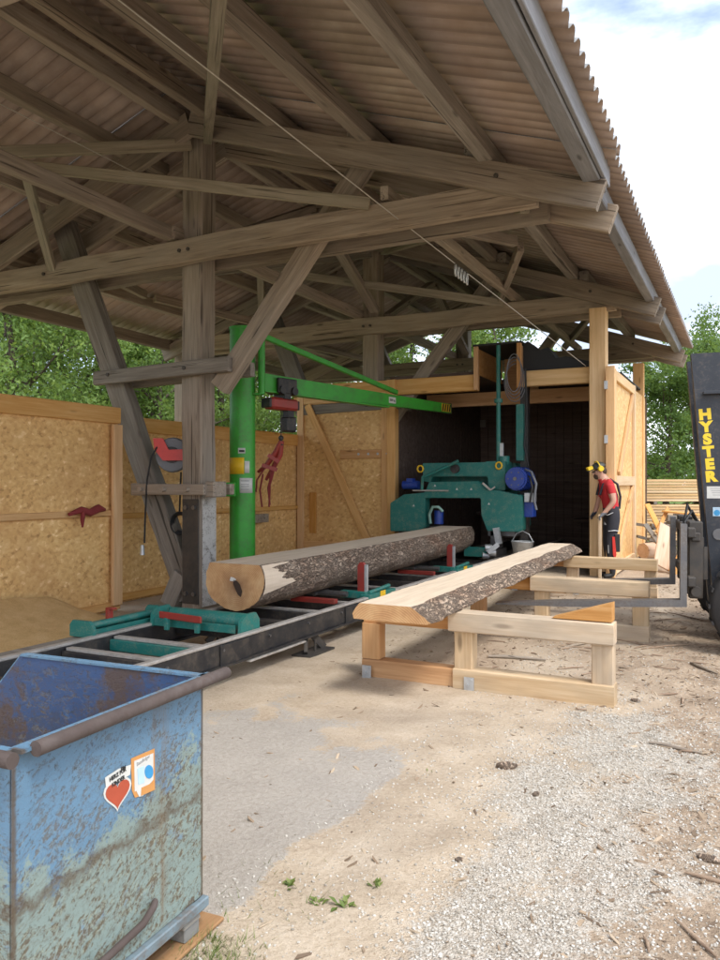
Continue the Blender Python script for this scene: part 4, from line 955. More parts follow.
# tongs: red log grab hanging folded against the column side
def Q(px, py, t=10.15): return at_depth(px, py, t)
to = thing('log_tongs', 'red log tongs with hanging slings on the hoist chain', 'log tongs', Q(272, 500)); 
for a in ([(281,441),(276,452),(266,466),(258,472)], [(282,441),(280,455),(273,468),(266,480)]):
    tubeo('tong_arm', [Q(*p, 10.15+.03*i) for i, p in enumerate(a)], [.03,.04,.035,.02], M['red'], to)
mb = MB(); mb.beam(Q(268,455), Q(279,462), .03, .05); mb.beam(Q(262,465), Q(277,470), .03, .05); mb.build('link_plate', M['red'], to)
for a in ([(266,466),(257,480),(256,492)], [(274,465),(268,488),(270,505)], [(263,474),(260,490),(262,507)], [(270,474),(270,490),(269,507)], [(276,462),(272,478),(268,491)]):
    tubeo('sling', [Q(*p) for p in a], .012, M['redcloth'], to, 6)

# ------------------------------------------------------------------ hose reel, cable coil, wires
rc = at_depth(173, 455, 9.45); 
re_ = thing('cable_reel', 'red and grey cable reel hung between the leaning strut and the main post', 'cable reel', rc)
nrm = -FW; 
mb = MB(); mb.cyl(rc+nrm*.05, rc-nrm*.05, .20, .20, 32); dsc = mb.build('drum', M['reelgrey'], re_); mb = MB(); mb.cyl(rc+nrm*.052, rc+nrm*.07, .10, .10, 24); mb.build('hub', M['black'], dsc)
mb = MB(); mb.tube([rc + RT*(.204*math.cos(a)) + UP*(.204*math.sin(a)) for a in [k*math.pi/12 for k in range(24)]], .012, 6, closed=True); mb.build('rim', M['reelgrey'], dsc)
mb = MB(); mb.prism([(-.22,.20),(-.10,.20),(-.03,.06),(.22,.07),(.22,-.07),(-.10,-.07),(-.20,.06)], rc+nrm*.075, RT, UP, nrm, .03); mb.build('bracket', M['bright_red'], re_)
tubeo('feed_cable', [at_depth(157,447,9.35), at_depth(151,458,9.3), at_depth(147,480,9.3), at_depth(145.5,510,9.3), at_depth(144.5,543,9.3)], .011, M['cable'], re_, 6)
tubeo('supply_cable', [at_depth(181,472,9.4), at_depth(180,500,9.4), at_depth(179.5,515,9.4)], .011, M['cable'], re_, 6)
mb = MB(); p = at_depth(142.5, 545, 9.3); mb.cyl(p, p-UP*.12, .022, .03, 10); mb.build('plug', M['galv'], re_)
mb = MB(); p = at_depth(181, 523, 9.4)
for k in range(4): mb.tube([p + RT*((.09+.008*k)*math.cos(a)) + UP*((.105+.01*k)*math.sin(a)) - FW*(.02*k) for a in [j*math.pi/10 for j in range(20)]], .010, 6, closed=True)
tag(mb.build('cable_coil', M['cable']), 'small coil of black cable hanging low beside the main post', 'cable coil')
P2 = at_depth(586, 366, 11.65); P1 = at_depth(120, 0, 5.2); Pm = P2 + (P1-P2)*1.25
i0 = (P1-P2); fi = lambda px: None
def wire_pt(px):
    lo, hi = 0., 1.3
    for _ in range(40):
        m = (lo+hi)/2; q = P2+(P1-P2)*m - CAM; x = CX+FOC*q.dot(RT)/q.dot(FW)
        if x > px: lo = m
        else: hi = m
    return P2+(P1-P2)*lo
a, b_ = wire_pt(455), wire_pt(468)
wi = thing('overhead_wire', 'thin pale overhead wire with a string of insulators crossing under the roof to the shed', 'wire', P2)
tubeo('wire_strand', [P2, b_], .006, M['wire'], wi, 6); tubeo('wire_strand', [a, Pm], .006, M['wire'], wi, 6)
mb = MB(); d = (b_-a).normalized()
for k in range(5):
    c = a.lerp(b_, (k+.3)/4.6) - UP*.02; mb.tube([c + d*.03*math.cos(t)*.8 + UP*(-.05+.065*math.sin(t)) + FW*.02*math.cos(t) for t in [j*math.pi/4 for j in range(8)]], .011, 5, closed=True)
mb.build('insulators', M['galv'], wi); tubeo('insulator_rod', [a, b_], .008, M['dark_steel'], wi, 6)
w2 = tubeo('wire', [(-6.35, -.3, 5.12), (-6.35, 7.3, 5.12)], .005, M['wire'], None, 6); tag(w2, 'thin slack wire under the fence-side roof slope in front of the first truss', 'wire')
# ------------------------------------------------------------------ trestles and the live-edge slab
def trestle(label, x0, x1, xm, y, h=.556):
    zg = min(gz(x0, y), gz(x1, y)) - .01; h = .555 - zg; t = thing('trestle', label, 'trestle', ((x0+x1)/2, y, zg), group='timber trestles beside the sawmill track')
    W_ = .135; m_ = M['trestle']
    def bm_(nm, p0, p1, w, hh, mt=m_, **k): return beam(nm, p0, p1, w, hh, mt, t, bev=.005, wob=.006, **k)
    z = zg
    bm_('bottom_beam', (x0, y+.02, z+.075), (xm-.07, y+.02, z+.075), W_, .14, M['orange_wood']); bm_('bottom_beam', (xm-.07, y, z+.08), (x1, y-.005, z+.08), W_+.01, .15)
    bm_('top_beam', (x0, y+.05, z+h-.075), (xm+.0, y+.05, z+h-.075), W_, .13, M['orange_wood']); bm_('top_beam', (xm-.10, y-.02, z+h-.065), (x1, y-.025, z+h-.065), W_+.01, .145)
    for x, w in ((x0+.075, .15), (xm, .14), (x1-.08, .145)):
        bm_('leg', (x, y+.01, z+.152), (x, y+.01, z+h-.141), w, W_-.01, M['orange_wood'] if x < xm else m_, up=(0,1,0))
    for x in (x0+.02, xm+.02):
        mb = MB(); mb.box((x, y-.085, z), (x+.075, y-.078, z+.105)); mb.box((x, y-.16, z), (x+.075, y-.085, z+.006)); mb.cyl((x+.03, y-.085, z+.05), (x+.03, y-.094, z+.05), .01, .01, 6); mb.cyl((x+.055, y-.085, z+.085), (x+.055, y-.094, z+.085), .01, .01, 6)
        mb.build('post_bracket', M['galv'], t)
    return t
trestle('nearest timber trestle, carrying a loose wedge on its right end', -2.70, -.80, -1.87, 5.45)
trestle('middle timber trestle under the slab, behind the near forklift fork', -2.62, -.84, -1.87, 7.85)
trestle('farthest timber trestle, in front of the person in the red shirt', -2.85, -1.0, -2.04, 10.25)
mb = MB(); a = at_y(556, 619, 5.43).x; mb.prism([(0,0),(.40,0),(.40,.125)], (-1.215, 5.38, gz(-1,5.4)+.565), (1,0,0), (0,0,1), (0,1,0), .13)
o = mb.build('wedge', M['orange_wood'], None, Matrix.Translation((-1.0, 5.45, .58))); tag(o, 'loose orange wooden wedge lying on the right end of the nearest trestle', 'wedge')
def slab_mesh():
    mb = MB(); n_ = 90; rings = []
    ya, yb = 4.78, 10.78
    for j in range(n_+1):
        v = j/n_; y = ya+(yb-ya)*v; nl = noise.fractal((y*1.7, 1, 0), 1, 2, 4)*.02 + .008*noise.noise((y*9, 2, 0)); nr = noise.fractal((y*1.9, 5, 0), 1, 2, 4)*.03 + .012*noise.noise((y*11, 3, 0))
        xl = -2.41 - .07*v + nl; xr = -2.03 - .13*v + nr; zt = .672 + .02*v; zb = .562 + .004*v
        zt = zb + .112
        ring = [V((xl, y, zt)), V((xl-.03, y, zt-.035)), V((xl-.055, y, zt-.075)), V((xl-.045, y, zb))]
        rr_ = []
        for k, (dx_, dz_) in enumerate(((0,0),(.035,-.018),(.07,-.04),(.105,-.062),(.135,-.085),(.145,-.105))):
            q = 0 if k == 0 else .016*noise.noise((y*8, k*2.1, 4)) + .012*noise.noise((y*23, k*3.3, 4))
            rr_.append(V((xr+dx_+q, y, zt+dz_+q*.7)))
        rr_.append(V((xr+.12, y, zb)))
        rings.append(ring + rr_[::-1])
    m_ = len(rings[0])
    L = [p for r in rings for p in r]
    def strip(i0, i1, mi, sm=False): mb.add(L, [(j*m_+i, (j+1)*m_+i, (j+1)*m_+(i+1) % m_, j*m_+(i+1) % m_) for j in range(n_) for i in range(i0, i1)], mi, sm)
    strip(0, 3, 0, True); strip(3, 4, 1); strip(4, m_-1, 0, True); strip(m_-1, m_, 1)
    mb.add(rings[0], [list(range(m_))], 2); mb.add(rings[-1], [list(range(m_))[::-1]], 2); return mb
slab = slab_mesh().build('live_edge_slab', [M['bark'], M['cut'], M['end']], None, Matrix.Translation((-2.2, 4.78, .4)))
tag(slab, 'freshly sawn slab with bark edges resting across the three trestles', 'slab')

M['old_board'] = wood('brown_pallet_board', (.22,.12,.06), (.32,.19,.10), (.40,.26,.15))
# ------------------------------------------------------------------ tipping skip
u = RT*.40+FW*.917; u.normalize(); v_ = UP.cross(u)
A0 = CAM + RT*(-.835) + FW*1.853; A0.z = 0
FRb = Matrix((u, v_, UP)).transposed().to_4x4(); FRb.translation = A0
def rusty(name, base_hi, base_lo, rustc, amt, inner=False):
    n = NT(name); v = n.map(); s = n.sep(v)
    a = n.noise(v, 2.4, 8, .68); b = n.noise(v, 9, 7, .72); f = n.noise(v, 75, 6, .8)
    dg = n.map2((0, .55, 0), (24, 24, 62)); d = n.noise(dg, 1.0, 4, .7, .6); dr = n.noise(n.map((26, 3, 1.6)), 1.0, 4, .7)
    zf = n.math('ADD', s[2], n.math('MULTIPLY', n.math('SUBTRACT', a, .5), .55))
    zf = n.math('SUBTRACT', zf, n.math('MULTIPLY', s[0], .12))
    zs = n.math('ADD', zf, n.math('MULTIPLY', n.math('SUBTRACT', n.math('ADD', n.math('MULTIPLY', b, .6), n.math('MULTIPLY', f, .4)), .5), .9)); c = n.ramp(zs, [(.475, base_lo), (.505, base_hi)])
    c = n.mix(c, (.07,.19,.38), n.math('MULTIPLY', n.ramp(b, [(.57, 0.0), (.62, 1.0)]), .45))
    c = n.mix(c, (.40,.40,.26), n.math('MULTIPLY', n.ramp(n.math('ADD', n.math('MULTIPLY', b, .5), n.math('MULTIPLY', d, .5)), [(.50, 0.0), (.62, 1.0)]), n.ramp(zf, [(.42, .75), (.66, .12)])))
    w_ = n.vor(n.map2((0, .5, 0), (22, 22, 60)), 1.0, 'F1', 'Distance'); wf = n.math('ADD', n.math('MULTIPLY', n.math('ADD', n.math('MULTIPLY', f, .55), n.math('MULTIPLY', d, .45)), .72), n.math('MULTIPLY', b, .28))
    sp = n.ramp(wf, [(.505, 0.0), (.55, 1.0)])
    c = n.mix(c, rustc, n.math('MULTIPLY', sp, n.ramp(zf, [(.42, .85), (.72, .42)])))
    chips = n.ramp(n.math('SUBTRACT', 1.0, n.math('ADD', w_, n.math('MULTIPLY', n.math('SUBTRACT', b, .5), 1.1))), [(.72, 0.0), (.78, 1.0)])
    c = n.mix(c, (.04,.045,.04), n.math('MULTIPLY', n.ramp(n.noise(n.map2((0,.35,0), (30,30,44)), 1.0, 5, .8, 1.2), [(.60, 0.0), (.63, 1.0)]), .7))
    big = n.ramp(n.math('ADD', n.math('MULTIPLY', a, .6), n.math('MULTIPLY', b, .4)), [(.60-amt*.3, 0.0), (.66-amt*.3, 1.0)]); c = n.mix(c, rustc, n.math('MULTIPLY', big, .9))
    ln = n.noise(n.map2((0,.45,0), (7,7,20)), 1.0, 6, .7, 1.0); lm = n.ramp(n.math('ABSOLUTE', n.math('SUBTRACT', ln, .5)), [(.0, 1.0), (.011, 0.0)]); c = n.mix(c, (.10,.065,.04), n.math('MULTIPLY', lm, n.ramp(zf, [(.5, .8), (.72, .25)])))
    # rust band where the skirt was welded, rising to the right, and vertical runs
    bnd = n.math('ABSOLUTE', n.math('SUBTRACT', n.math('SUBTRACT', s[2], n.math('MULTIPLY', s[0], .02)), n.math('ADD', .47, n.math('MULTIPLY', n.math('SUBTRACT', b, .5), .25))))
    c = n.mix(c, rustc, n.math('MULTIPLY', n.ramp(bnd, [(.0, 1.0), (.035, 0.0)]), .8))
    run = n.math('ABSOLUTE', n.math('SUBTRACT', s[0], .56)); c = n.mix(c, (.17,.12,.07), n.math('MULTIPLY', n.math('MULTIPLY', n.ramp(run, [(.0, 1.0), (.055, 0.0)]), n.ramp(dr, [(.42, 0.0), (.6, 1.0)])), .9))
    ed = n.ramp(n.math('ADD', n.math('ABSOLUTE', n.math('SUBTRACT', s[0], .39)), n.math('MULTIPLY', b, .02)), [(.385, 0.0), (.392, 1.0)]); c = n.mix(c, rustc, n.math('MULTIPLY', n.math('MULTIPLY', ed, n.ramp(s[1], [(.0, 1.0), (.012, 0.0)])), .85))
    n.set('Base Color', c); n.set('Roughness', n.ramp(sp, [(0, .45), (1, .8)])); n.bump(n.math('ADD', n.math('ADD', n.math('MULTIPLY', f, .5), n.math('MULTIPLY', sp, -.3)), n.math('MULTIPLY', n.noise(n.map(), 4.5, 2, .4), 5.0)), .55, .006); return n.mat
M['skip_out'] = rusty('chipped_blue_paint', (.115,.225,.335), (.215,.285,.265), (.095,.066,.04), .0)
M['skip_in'] = rusty('rusty_skip_inside', (.035,.08,.19), (.045,.07,.13), (.095,.062,.047), .36)
FR[0] = FRb; I4 = Matrix.Identity(4)
sk = thing('tipping_skip', 'chipped blue and rusty steel tipping skip with heart sticker standing on a pallet', 'skip', tuple(A0))
sk.matrix_basis = FRb.copy()
WX, ZT, ZB_ = .78, .86, .135
mb = MB(); mb.box((0, 0, ZB_), (WX, .004, ZT)); mb.box((.003, .004, ZB_+.01), (WX-.003, .007, ZT-.003), None, 1); pn = mb.build('back_panel', [M['skip_out'], M['skip_in']], sk, I4)
prof = [(.0,ZB_),(.0,ZT),(.81,ZT),(1.32,.32),(1.18,.24),(.62,ZB_)]
for x, s in ((0, 1), (WX, -1)):
    mb = MB(); mb.prism(prof, (x, .008, 0), (0,1,0), (0,0,1), (s,0,0), .004, 0); mb.prism([(p*.985+.004, q) for p, q in prof], (x+s*.0045, .008, 0), (0,1,0), (0,0,1), (s,0,0), .003, 1); mb.build('side_panel', [M['skip_out'], M['skip_in']], sk, I4)
mb = MB(); mb.prism([(.008,ZB_),(.62,ZB_),(1.18,.24),(1.32,.32),(1.32,.326),(1.17,.25),(.61,ZB_+.008),(.008,ZB_+.008)], (.006,0,0), (0,1,0), (0,0,1), (1,0,0), WX-.012, 1); mb.build('floor_plate', [M['skip_out'], M['skip_in']], sk, I4)
tubeo('rim_pipe', [(.03,-.043,ZT+.0), (WX+.075,-.043,ZT+.0)], .0195, M['rust'], sk, 16)
tubeo('rim_pipe', [(-.04,-.045,ZT-.006), (-.04,.83,ZT-.006)], .0195, M['rust'], sk, 16)
mb = MB(); mb.box((0,-.03,ZT-.006), (WX+.04,.012,ZT+.004)); mb.box((-.03,0,ZT-.008), (.012,.81,ZT+.002)); mb.box((WX-.012,.0,ZT-.004), (WX+.02,.81,ZT+.004)); mb.build('rim_flange', M['skip_out'], sk, I4)
mb = MB(); mb.tube([(.53,-.002,.235),(.50,-.022,.24),(.45,-.024,.215),(.28,-.024,.20),(.22,-.022,.21),(.2,-.0,.22)], .011, 8); mb.build('tipping_handle', M['rust'], sk, I4)
mb = MB(); mb.box((.005,.01,.105), (WX-.005,.06,ZB_-.003)); mb.box((WX-.05,.0,.10), (WX-.01,.55,ZB_-.003)); mb.box((.01,.0,.10), (.05,.55,ZB_-.003)); mb.build('base_frame', M['rust'], sk, I4); boxo('base_channel', (.0,-.02,.099), (WX+.01,.008,.132), metal('blue_grey_channel_paint', (.20,.27,.31), (.12,.13,.13), .6, .6, .2, dirt=(.16,.1,.06), dirt_amt=.5), sk)
def SP(px, py, off=0.0):
    d = FW+RT*((px-CX)/FOC)+UP*((CY-py)/FOC); nrm = v_; t = (A0-CAM).dot(nrm)/d.dot(nrm); q = CAM+d*t-A0; return (q.dot(u), q.z)
def sticker(name, pts, mat, off, par=pn):
    mb = MB(); q = [SP(*p) for p in pts]; mb.prism(q, (0,-off,0), (1,0,0), (0,0,1), (0,-1,0), .0008); return mb.build(name, mat, par)
def heart(cx, cy, sx, sy, shear):
    pts = []
    for k in range(28):
        t = 2*math.pi*k/28; x = 16*math.sin(t)**3/17; y = (13*math.cos(t)-5*math.cos(2*t)-2*math.cos(3*t)-math.cos(4*t))/15
        pts.append((cx+x*sx, cy-y*sy+x*shear))
    return pts
hs_ = sticker('heart_sticker', heart(117.5, 792.5, 14.8, 16.5, -5.5), M['white'], .001)
sticker('red_heart', heart(117.5, 792.3, 12.8, 14, -5), M['heart'], .0022, hs_)
sticker('sticker_band', [(105,777),(119,768),(131,764),(130,774),(119,781),(106,787)], M['white'], .0012, hs_)
def stext(s, px, py, size, mat, par, rise, sx=1.0, bold=.0005):
    q = SP(px, py); ang = math.atan2(rise, 1); Mt = Matrix.Translation((q[0], -.0032, q[1])) @ Matrix.Rotation(-ang, 4, 'Y') @ Matrix.Rotation(RAD(90), 4, 'X')
    text('lettering', s, size, Mt, mat, par, bold, .0004, sx)
stext('EIN', 123, 767.5, .0135, M['black_ink'], hs_, .12); stext('HERZ F\u00dcR', 117.5, 773.8, .0165, M['black_ink'], hs_, .12, .92); stext('KINDER', 118, 780.5, .0165, M['black_ink'], hs_, .12, .92)
ob = [(131,758),(154.5,748),(155,789),(141,795),(135,797),(132,790)]
s2 = sticker('notice_sticker', ob, M['orange'], .001)
sticker('white_panel', [(134,760.5),(153,752.5),(153,779),(147,786),(143,795),(139,796),(136,790),(134.5,791)], M['white'], .002, s2)
sticker('orange_foot', [(141,787),(154,781),(154.2,789),(140.5,795)], M['orange'], .003, s2)
q = [(148.5+4.3*math.cos(t), 771-6.8*math.sin(t)) for t in [k*math.pi/9 for k in range(18)]]; sticker('blue_spot', q, M['cyan'], .0032, s2)
sticker('pale_picture', [(137,768),(144,765),(144,782),(138,784)], M['paleblue'], .003, s2)
stext('Bandfolger', 143, 759.5, .0155, M['grey_ink'], s2, .12, .9, 0)
FR[0] = Matrix.Identity(4)
FR[0] = FRb
pal = thing('pallet', 'weathered grey wooden pallet under the blue tipping skip', 'pallet', tuple(A0)); pal.matrix_basis = FRb.copy()
for k in range(5): boxo('deck_board', (.0-.02, .0+k*.17, .078), (WX+.03, .125+k*.17, .098), M['pallet_wood'], pal)
for x in (.0, .345, .69):
    boxo('stringer', (x-.01, -.0, .062), (x+.08, .8, .0775), M['pallet_wood'], pal)
    for y in (.005, .35, .70): boxo('block', (x, y, .016), (x+.08, y+.1, .0615), M['pallet_wood'], pal)
for k, y in enumerate((-.0, .35, .70)): boxo('bottom_board', (-.02, y-.02, .002), (WX+(.10 if k == 0 else .02), y+.1, .0155), M['old_board'] if k == 0 else M['pallet_wood'], pal)
FR[0] = Matrix.Identity(4)

# ------------------------------------------------------------------ forklift
r0 = 3.165; t0 = 7.764
O = CAM + RT*r0 + FW*t0; O.z = 0
FA = RAD(19); FD = -RT*math.cos(FA)+FW*math.sin(FA); LD = UP.cross(FD)
FRf = Matrix((FD, LD, UP)).transposed().to_4x4(); FRf.translation = O
fl = thing('forklift', 'large dark forklift at the right edge reaching its two forks towards the trestles', 'forklift', tuple(O)); fl.matrix_basis = FRf.copy(); FR[0] = FRf
zf = .46
for y in (.85, -.8):
    mb = MB(); mb.prism([(0.0,zf),(1.1,zf-.062),(1.65,zf-.108),(1.65,zf-.12),(1.0,zf-.112),(-.055,zf-.06),(-.06,zf+.68),(-.005,zf+.68),(.0,zf+.06)], (0, y-.065, 0), (1,0,0), (0,0,1), (0,1,0), .13); mb.build('fork', M['steel'], fl)
for z in (.58, 1.02): boxo('carriage_bar', (-.13, -.9, z), (-.06, .93, z+.09), M['dark_steel'], fl, .01)
for y in (.72, .42, -.42, -.85): boxo('carriage_plate', (-.20, y-.05, .46), (-.08, y+.06, 1.16), M['dark_steel'], fl, .01)
mb = MB(); mb.box((-.24,.34,.60), (-.14,.44,1.0), None, 0, .01); mb.cyl((-.22,.6,.62), (-.22,.6,.92), .035, .035, 12); mb.box((-.18,.66,.98), (-.1,.8,1.06), None, 0, .01); mb.cyl((-.14,.84,.53), (-.14,.74,.53), .045, .045, 14); mb.build('side_shifter', M['dark_steel'], fl)
mb = MB(); mb.tube([(-.2,.5,1.1),(-.12,.6,1.25),(-.05,.72,1.15),(-.1,.75,.9),(-.18,.7,.7)], .015, 6); mb.tube([(-.2,.3,1.1),(-.1,.35,1.3),(-.06,.45,1.1),(-.14,.5,.8)], .015, 6); mb.build('hydraulic_hose', M['cable'], fl)
lean = .082
def mastp(x, y, z): return V((x - .365 + lean*z, y, z))
def mast_rail(y, name, x0, x1, zb, zt, th, mat):
    mb = MB(); a = [mastp(x0, y, zb), mastp(x1, y, zb), mastp(x1, y, zt), mastp(x0, y, zt)]; b_ = [p+V((0,-th,0)) for p in a]
    mb.add(a+b_, [(0,1,2,3),(7,6,5,4),(0,4,5,1),(1,5,6,2),(2,6,7,3),(3,7,4,0)]); return mb.build(name, mat, fl)
for y in (.30, -.22):
    mast_rail(y, 'mast_rail', -.29, -.0, .12, 2.76, .03, M['forklift']); mast_rail(y-.03, 'mast_flange', -.035, -.0, .12, 2.76, .09, M['forklift']); mast_rail(y-.03, 'mast_flange', -.29, -.255, .12, 2.74, .09, M['forklift'])
    mast_rail(y-.05, 'inner_rail', -.24, -.06, .2, 2.70, .03, M['black'])
for z in (.5, 1.6, 2.40): 
    p = mastp(-.24, 0, z); boxo('mast_crossbar', (p.x-.10, -.21, p.z), (p.x+.02, .26, p.z+.12), M['forklift'], fl)
p = mastp(-.18, .33, 2.37); boxo('mast_bracket', (p.x-.30, .303, p.z-.015), (p.x+.11, .38, p.z+.015), M['forklift'], fl)
a, b_ = mastp(-.35, .22, .5), mastp(-.35, .22, 2.72); mb = MB(); mb.cyl(a, b_, .035, .035, 14); mb.cyl(mastp(-.33,-.1,.5), mastp(-.33,-.1,2.7), .035, .035, 14); mb.build('lift_cylinder', M['steel'], fl)
mb = MB(); mb.tube([mastp(-.40,.28,.9), mastp(-.41,.29,1.6), mastp(-.40,.28,2.5), mastp(-.37,.27,2.70), mastp(-.32,.26,2.6)], .016, 6); mb.build('hydraulic_hose', M['cable'], fl)
# stacked lettering on the rail side that faces the camera (+Y)
for k, ch in enumerate('HYSTER'):
    z = 2.165 - k*.1195; p = mastp(-.075, .301, z)
    Mt = Matrix.Translation(p) @ Matrix.Rotation(math.pi, 4, 'Z') @ Matrix.Rotation(RAD(90), 4, 'X') @ Matrix.Rotation(math.atan(lean)*1, 4, 'Z')
    text('lettering', ch, .134, Mt, M['letter_yellow'], fl, .0088, .001, 1.12)
for (z, w, h, mt_, nm) in ((1.42, .145, .115, 'white', 'maker_plate'), (1.235, .07, .085, 'paleblue', 'round_notice')):
    p = mastp(-.10, .301, z); mb = MB(); mb.box((p.x-w/2, .301, z-h/2), (p.x+w/2, .3025, z+h/2)); pl = mb.build(nm, M[mt_], fl)
    mb = MB()
    for k in range(4): mb.box((p.x-w*.38, .3026, z+h*.3-k*h*.18), (p.x+w*(.3-.05*k), .3032, z+h*.34-k*h*.18))
    mb.build('print', M['grey_ink'], pl)
mb = MB(); p = mastp(-.10,.303,1.235); mb.cyl((p.x,.303,1.225), (p.x,.304,1.225), .028, .028, 16); mb.build('round_mark', M['cyan'], fl)
p = mastp(-.2, .30, .95); boxo('step_bracket', (p.x-.28, .302, .80), (p.x+.05, .40, .84), M['forklift'], fl); boxo('side_bracket', (p.x-.25, .302, .50), (p.x+.03, .36, .95), M['forklift'], fl, .01)
mb = MB()
for y in (.10, -.02): chain(mb, mastp(-.12, y, .7), mastp(-.12, y, 2.62), .05, .008)
mb.build('lift_chain', M['steel'], fl, label='pair of lift chains inside the mast')
mb = MB(); mb.cyl(mastp(-.10,.24,.62), mastp(-.10,.31,.62), .055, .055, 16); mb.build('mast_roller', M['steel'], fl); mb = MB(); mb.cyl(mastp(-.10,.24,1.02), mastp(-.10,.31,1.02), .055, .055, 16); mb.build('mast_roller', M['steel'], fl)
# wheels, chassis, counterweight, seat, guard
for x in (-.66, -2.45):
    for y in (.84, -.84):
        R_ = .42 if x > -1 else .34; wd = .26; s = 1 if y > 0 else -1
        mb = MB(); pr = [(R_*.6,-wd/2),(R_*.93,-wd/2),(R_,-wd*.36),(R_,wd*.36),(R_*.93,wd/2),(R_*.6,wd/2)]; n_ = 36; vs = []
        for (rr_, yy_) in pr: vs += [V((x+rr_*math.cos(2*math.pi*i/n_), y+yy_, R_+rr_*math.sin(2*math.pi*i/n_))) for i in range(n_)]
        mb.add(vs, [(k*n_+i, k*n_+(i+1)%n_, (k+1)*n_+(i+1)%n_, (k+1)*n_+i) for k in range(5) for i in range(n_)], 0, True)
        for i in range(n_//2):
            Mx_ = Matrix.Translation((x, y, R_)) @ Matrix.Rotation(2*math.pi*i/(n_//2), 4, 'Y'); mb.box((R_-.005,-wd*.46,-.018), (R_+.012,wd*.46,.018), Mx_)
        wh = mb.build('tyre', M['rubber'], fl); mb = MB(); mb.cyl((x, y-.10, R_), (x, y+.10, R_), R_*.6, R_*.6, 24); mb.cyl((x, y, R_), (x, y+s*.13, R_), .09, .07, 12); mb.build('rim', M['yellow'], wh)
YL = metal('worn_yellow_paint', (.55,.33,.02), (.45,.27,.02), .5, .45)
mb = MB(); mb.prism([(-.66,.35),(-.66,.98),(-1.25,.98),(-1.35,.60),(-1.95,.60),(-2.05,1.15),(-2.9,1.15),(-3.1,.95),(-3.1,.35)], (0,-.52,0), (1,0,0), (0,0,1), (0,1,0), 1.04); mb.build('chassis', YL, fl)
mb = MB(); mb.box((-1.95,-.28,.9), (-1.5,.28,1.05), None, 0, .03); mb.box((-2.03,-.26,1.0), (-1.9,.26,1.5), None, 0, .03); mb.build('seat', M['rubber'], fl)
mb = MB()
for y in (.5, -.5): mb.tube([(-.75,y,.98),(-1.05,y,2.05),(-1.2,y,2.18),(-2.2,y,2.2),(-2.35,y,2.1),(-2.45,y,1.15)], .035, 8)
for x in (-1.25,-1.45,-1.65,-1.85,-2.05): mb.box((x-.02,-.5,2.17), (x+.02,.5,2.2))
mb.build('overhead_guard', M['forklift'], fl)
mb = MB(); mb.tube([(-1.2+.17*math.cos(t)*.6, .17*math.sin(t), 1.22+.17*math.cos(t)*.7) for t in [k*math.pi/8 for k in range(16)]], .015, 6, closed=True); mb.cyl((-1.0,0,.95), (-1.2,0,1.22), .025, .025, 8); mb.build('steering_wheel', M['rubber'], fl)
FR[0] = Matrix.Identity(4)

# ------------------------------------------------------------------ the sawyer
PF = at_depth(607.5, 577, 11.3); zgp = gz(PF.x, PF.y)
FRp = Matrix((-RT, -FW, UP)).transposed().to_4x4(); FRp.translation = V((PF.x, PF.y, zgp)); PM = FRp.copy()
def skinned(name, joints, edges, root, sub=2):
    me = bpy.data.meshes.new(name); me.from_pydata([j[0] for j in joints], edges, []); o = bpy.data.objects.new(name, me); COL.objects.link(o)
    m = o.modifiers.new('skin', 'SKIN'); m.use_smooth_shade = True
    for i, j in enumerate(joints): r = j[1]; me.skin_vertices[0].data[i].radius = (r if not isinstance(r, tuple) else r[0], r if not isinstance(r, tuple) else r[1])
    me.skin_vertices[0].data[root].use_root = True
    s = o.modifiers.new('sub', 'SUBSURF'); s.levels = s.render_levels = sub
    dg = bpy.context.evaluated_depsgraph_get(); dg.update(); me2 = bpy.data.meshes.new_from_object(o.evaluated_get(dg)); bpy.data.objects.remove(o); return me2
J = []; E = []
def j(p, r, par=None):
    J.append((V(p), r)); i = len(J)-1
    if par is not None: E.append((par, i))
    return i
pel = j((-.06,0,.93), (.15,.12)); wst = j((-.05,0,1.05), (.135,.115), pel); ch_ = j((-.015,0,1.22), (.155,.12), wst); up_ = j((.02,0,1.35), (.13,.10), ch_)
nk = j((.07,0,1.455), .06, up_); hd = j((.115,0,1.54), (.085,.095), nk); hd2 = j((.125,0,1.61), (.082,.095), hd)
for s in (1, -1):
    sh_ = j((.02,s*.165,1.375), .072, up_); el = j((-.015 if s > 0 else .06, s*.235,1.125), .045, sh_); wr = j((.12,s*.205,.955), .031, el); pm = j((.155,s*.195,.915), (.040,.026), wr)
    for k, (dy, ln) in enumerate(((-.028,.040),(-.010,.046),(.010,.043),(.027,.034))):
        f1 = j((.185,s*.195+dy,.888+.004*k), .0105, pm); f2 = j((.185-.012,s*.195+dy,.888-ln*.8), .0095, f1)
    th = j((.165,s*.195-.04*s,.905), .012, pm); j((.195,s*.195-.045*s,.885), .010, th)
    hp_ = j((-.06,s*.095,.86), .105, pel); kn = j((-.015+.02*s,s*.115,.48), .070, hp_); an = j((-.055+.02*s,s*.12,.11), .048, kn); hl = j((-.05+.02*s,s*.12,.055), .045, an); tl = j((.09+.02*s,s*.13,.038), .036, hl)
me_b = skinned('person_body', J, E, pel, 2)
for m_ in ('skin', 'shirt', 'trouser', 'boot', 'hair', 'reelgrey'): me_b.materials.append(M[m_])
for p in me_b.polygons:
    c = p.center; k = 0
    arm = abs(c.y) > .175 and c.z > .86 and (c.x > .02 or c.z > .98) and not (c.z < 1.0 and c.x < .06)
    if c.z < .10: k = 3
    elif c.z < .86: k = 2
    elif arm and c.z < 1.24: k = 5 if c.z < .965 else 0
    elif c.z < 1.04: k = 2
    elif c.z < 1.45: k = 1
    p.material_index = k
prs = bpy.data.objects.new('person', me_b); COL.objects.link(prs); prs.matrix_basis = PM
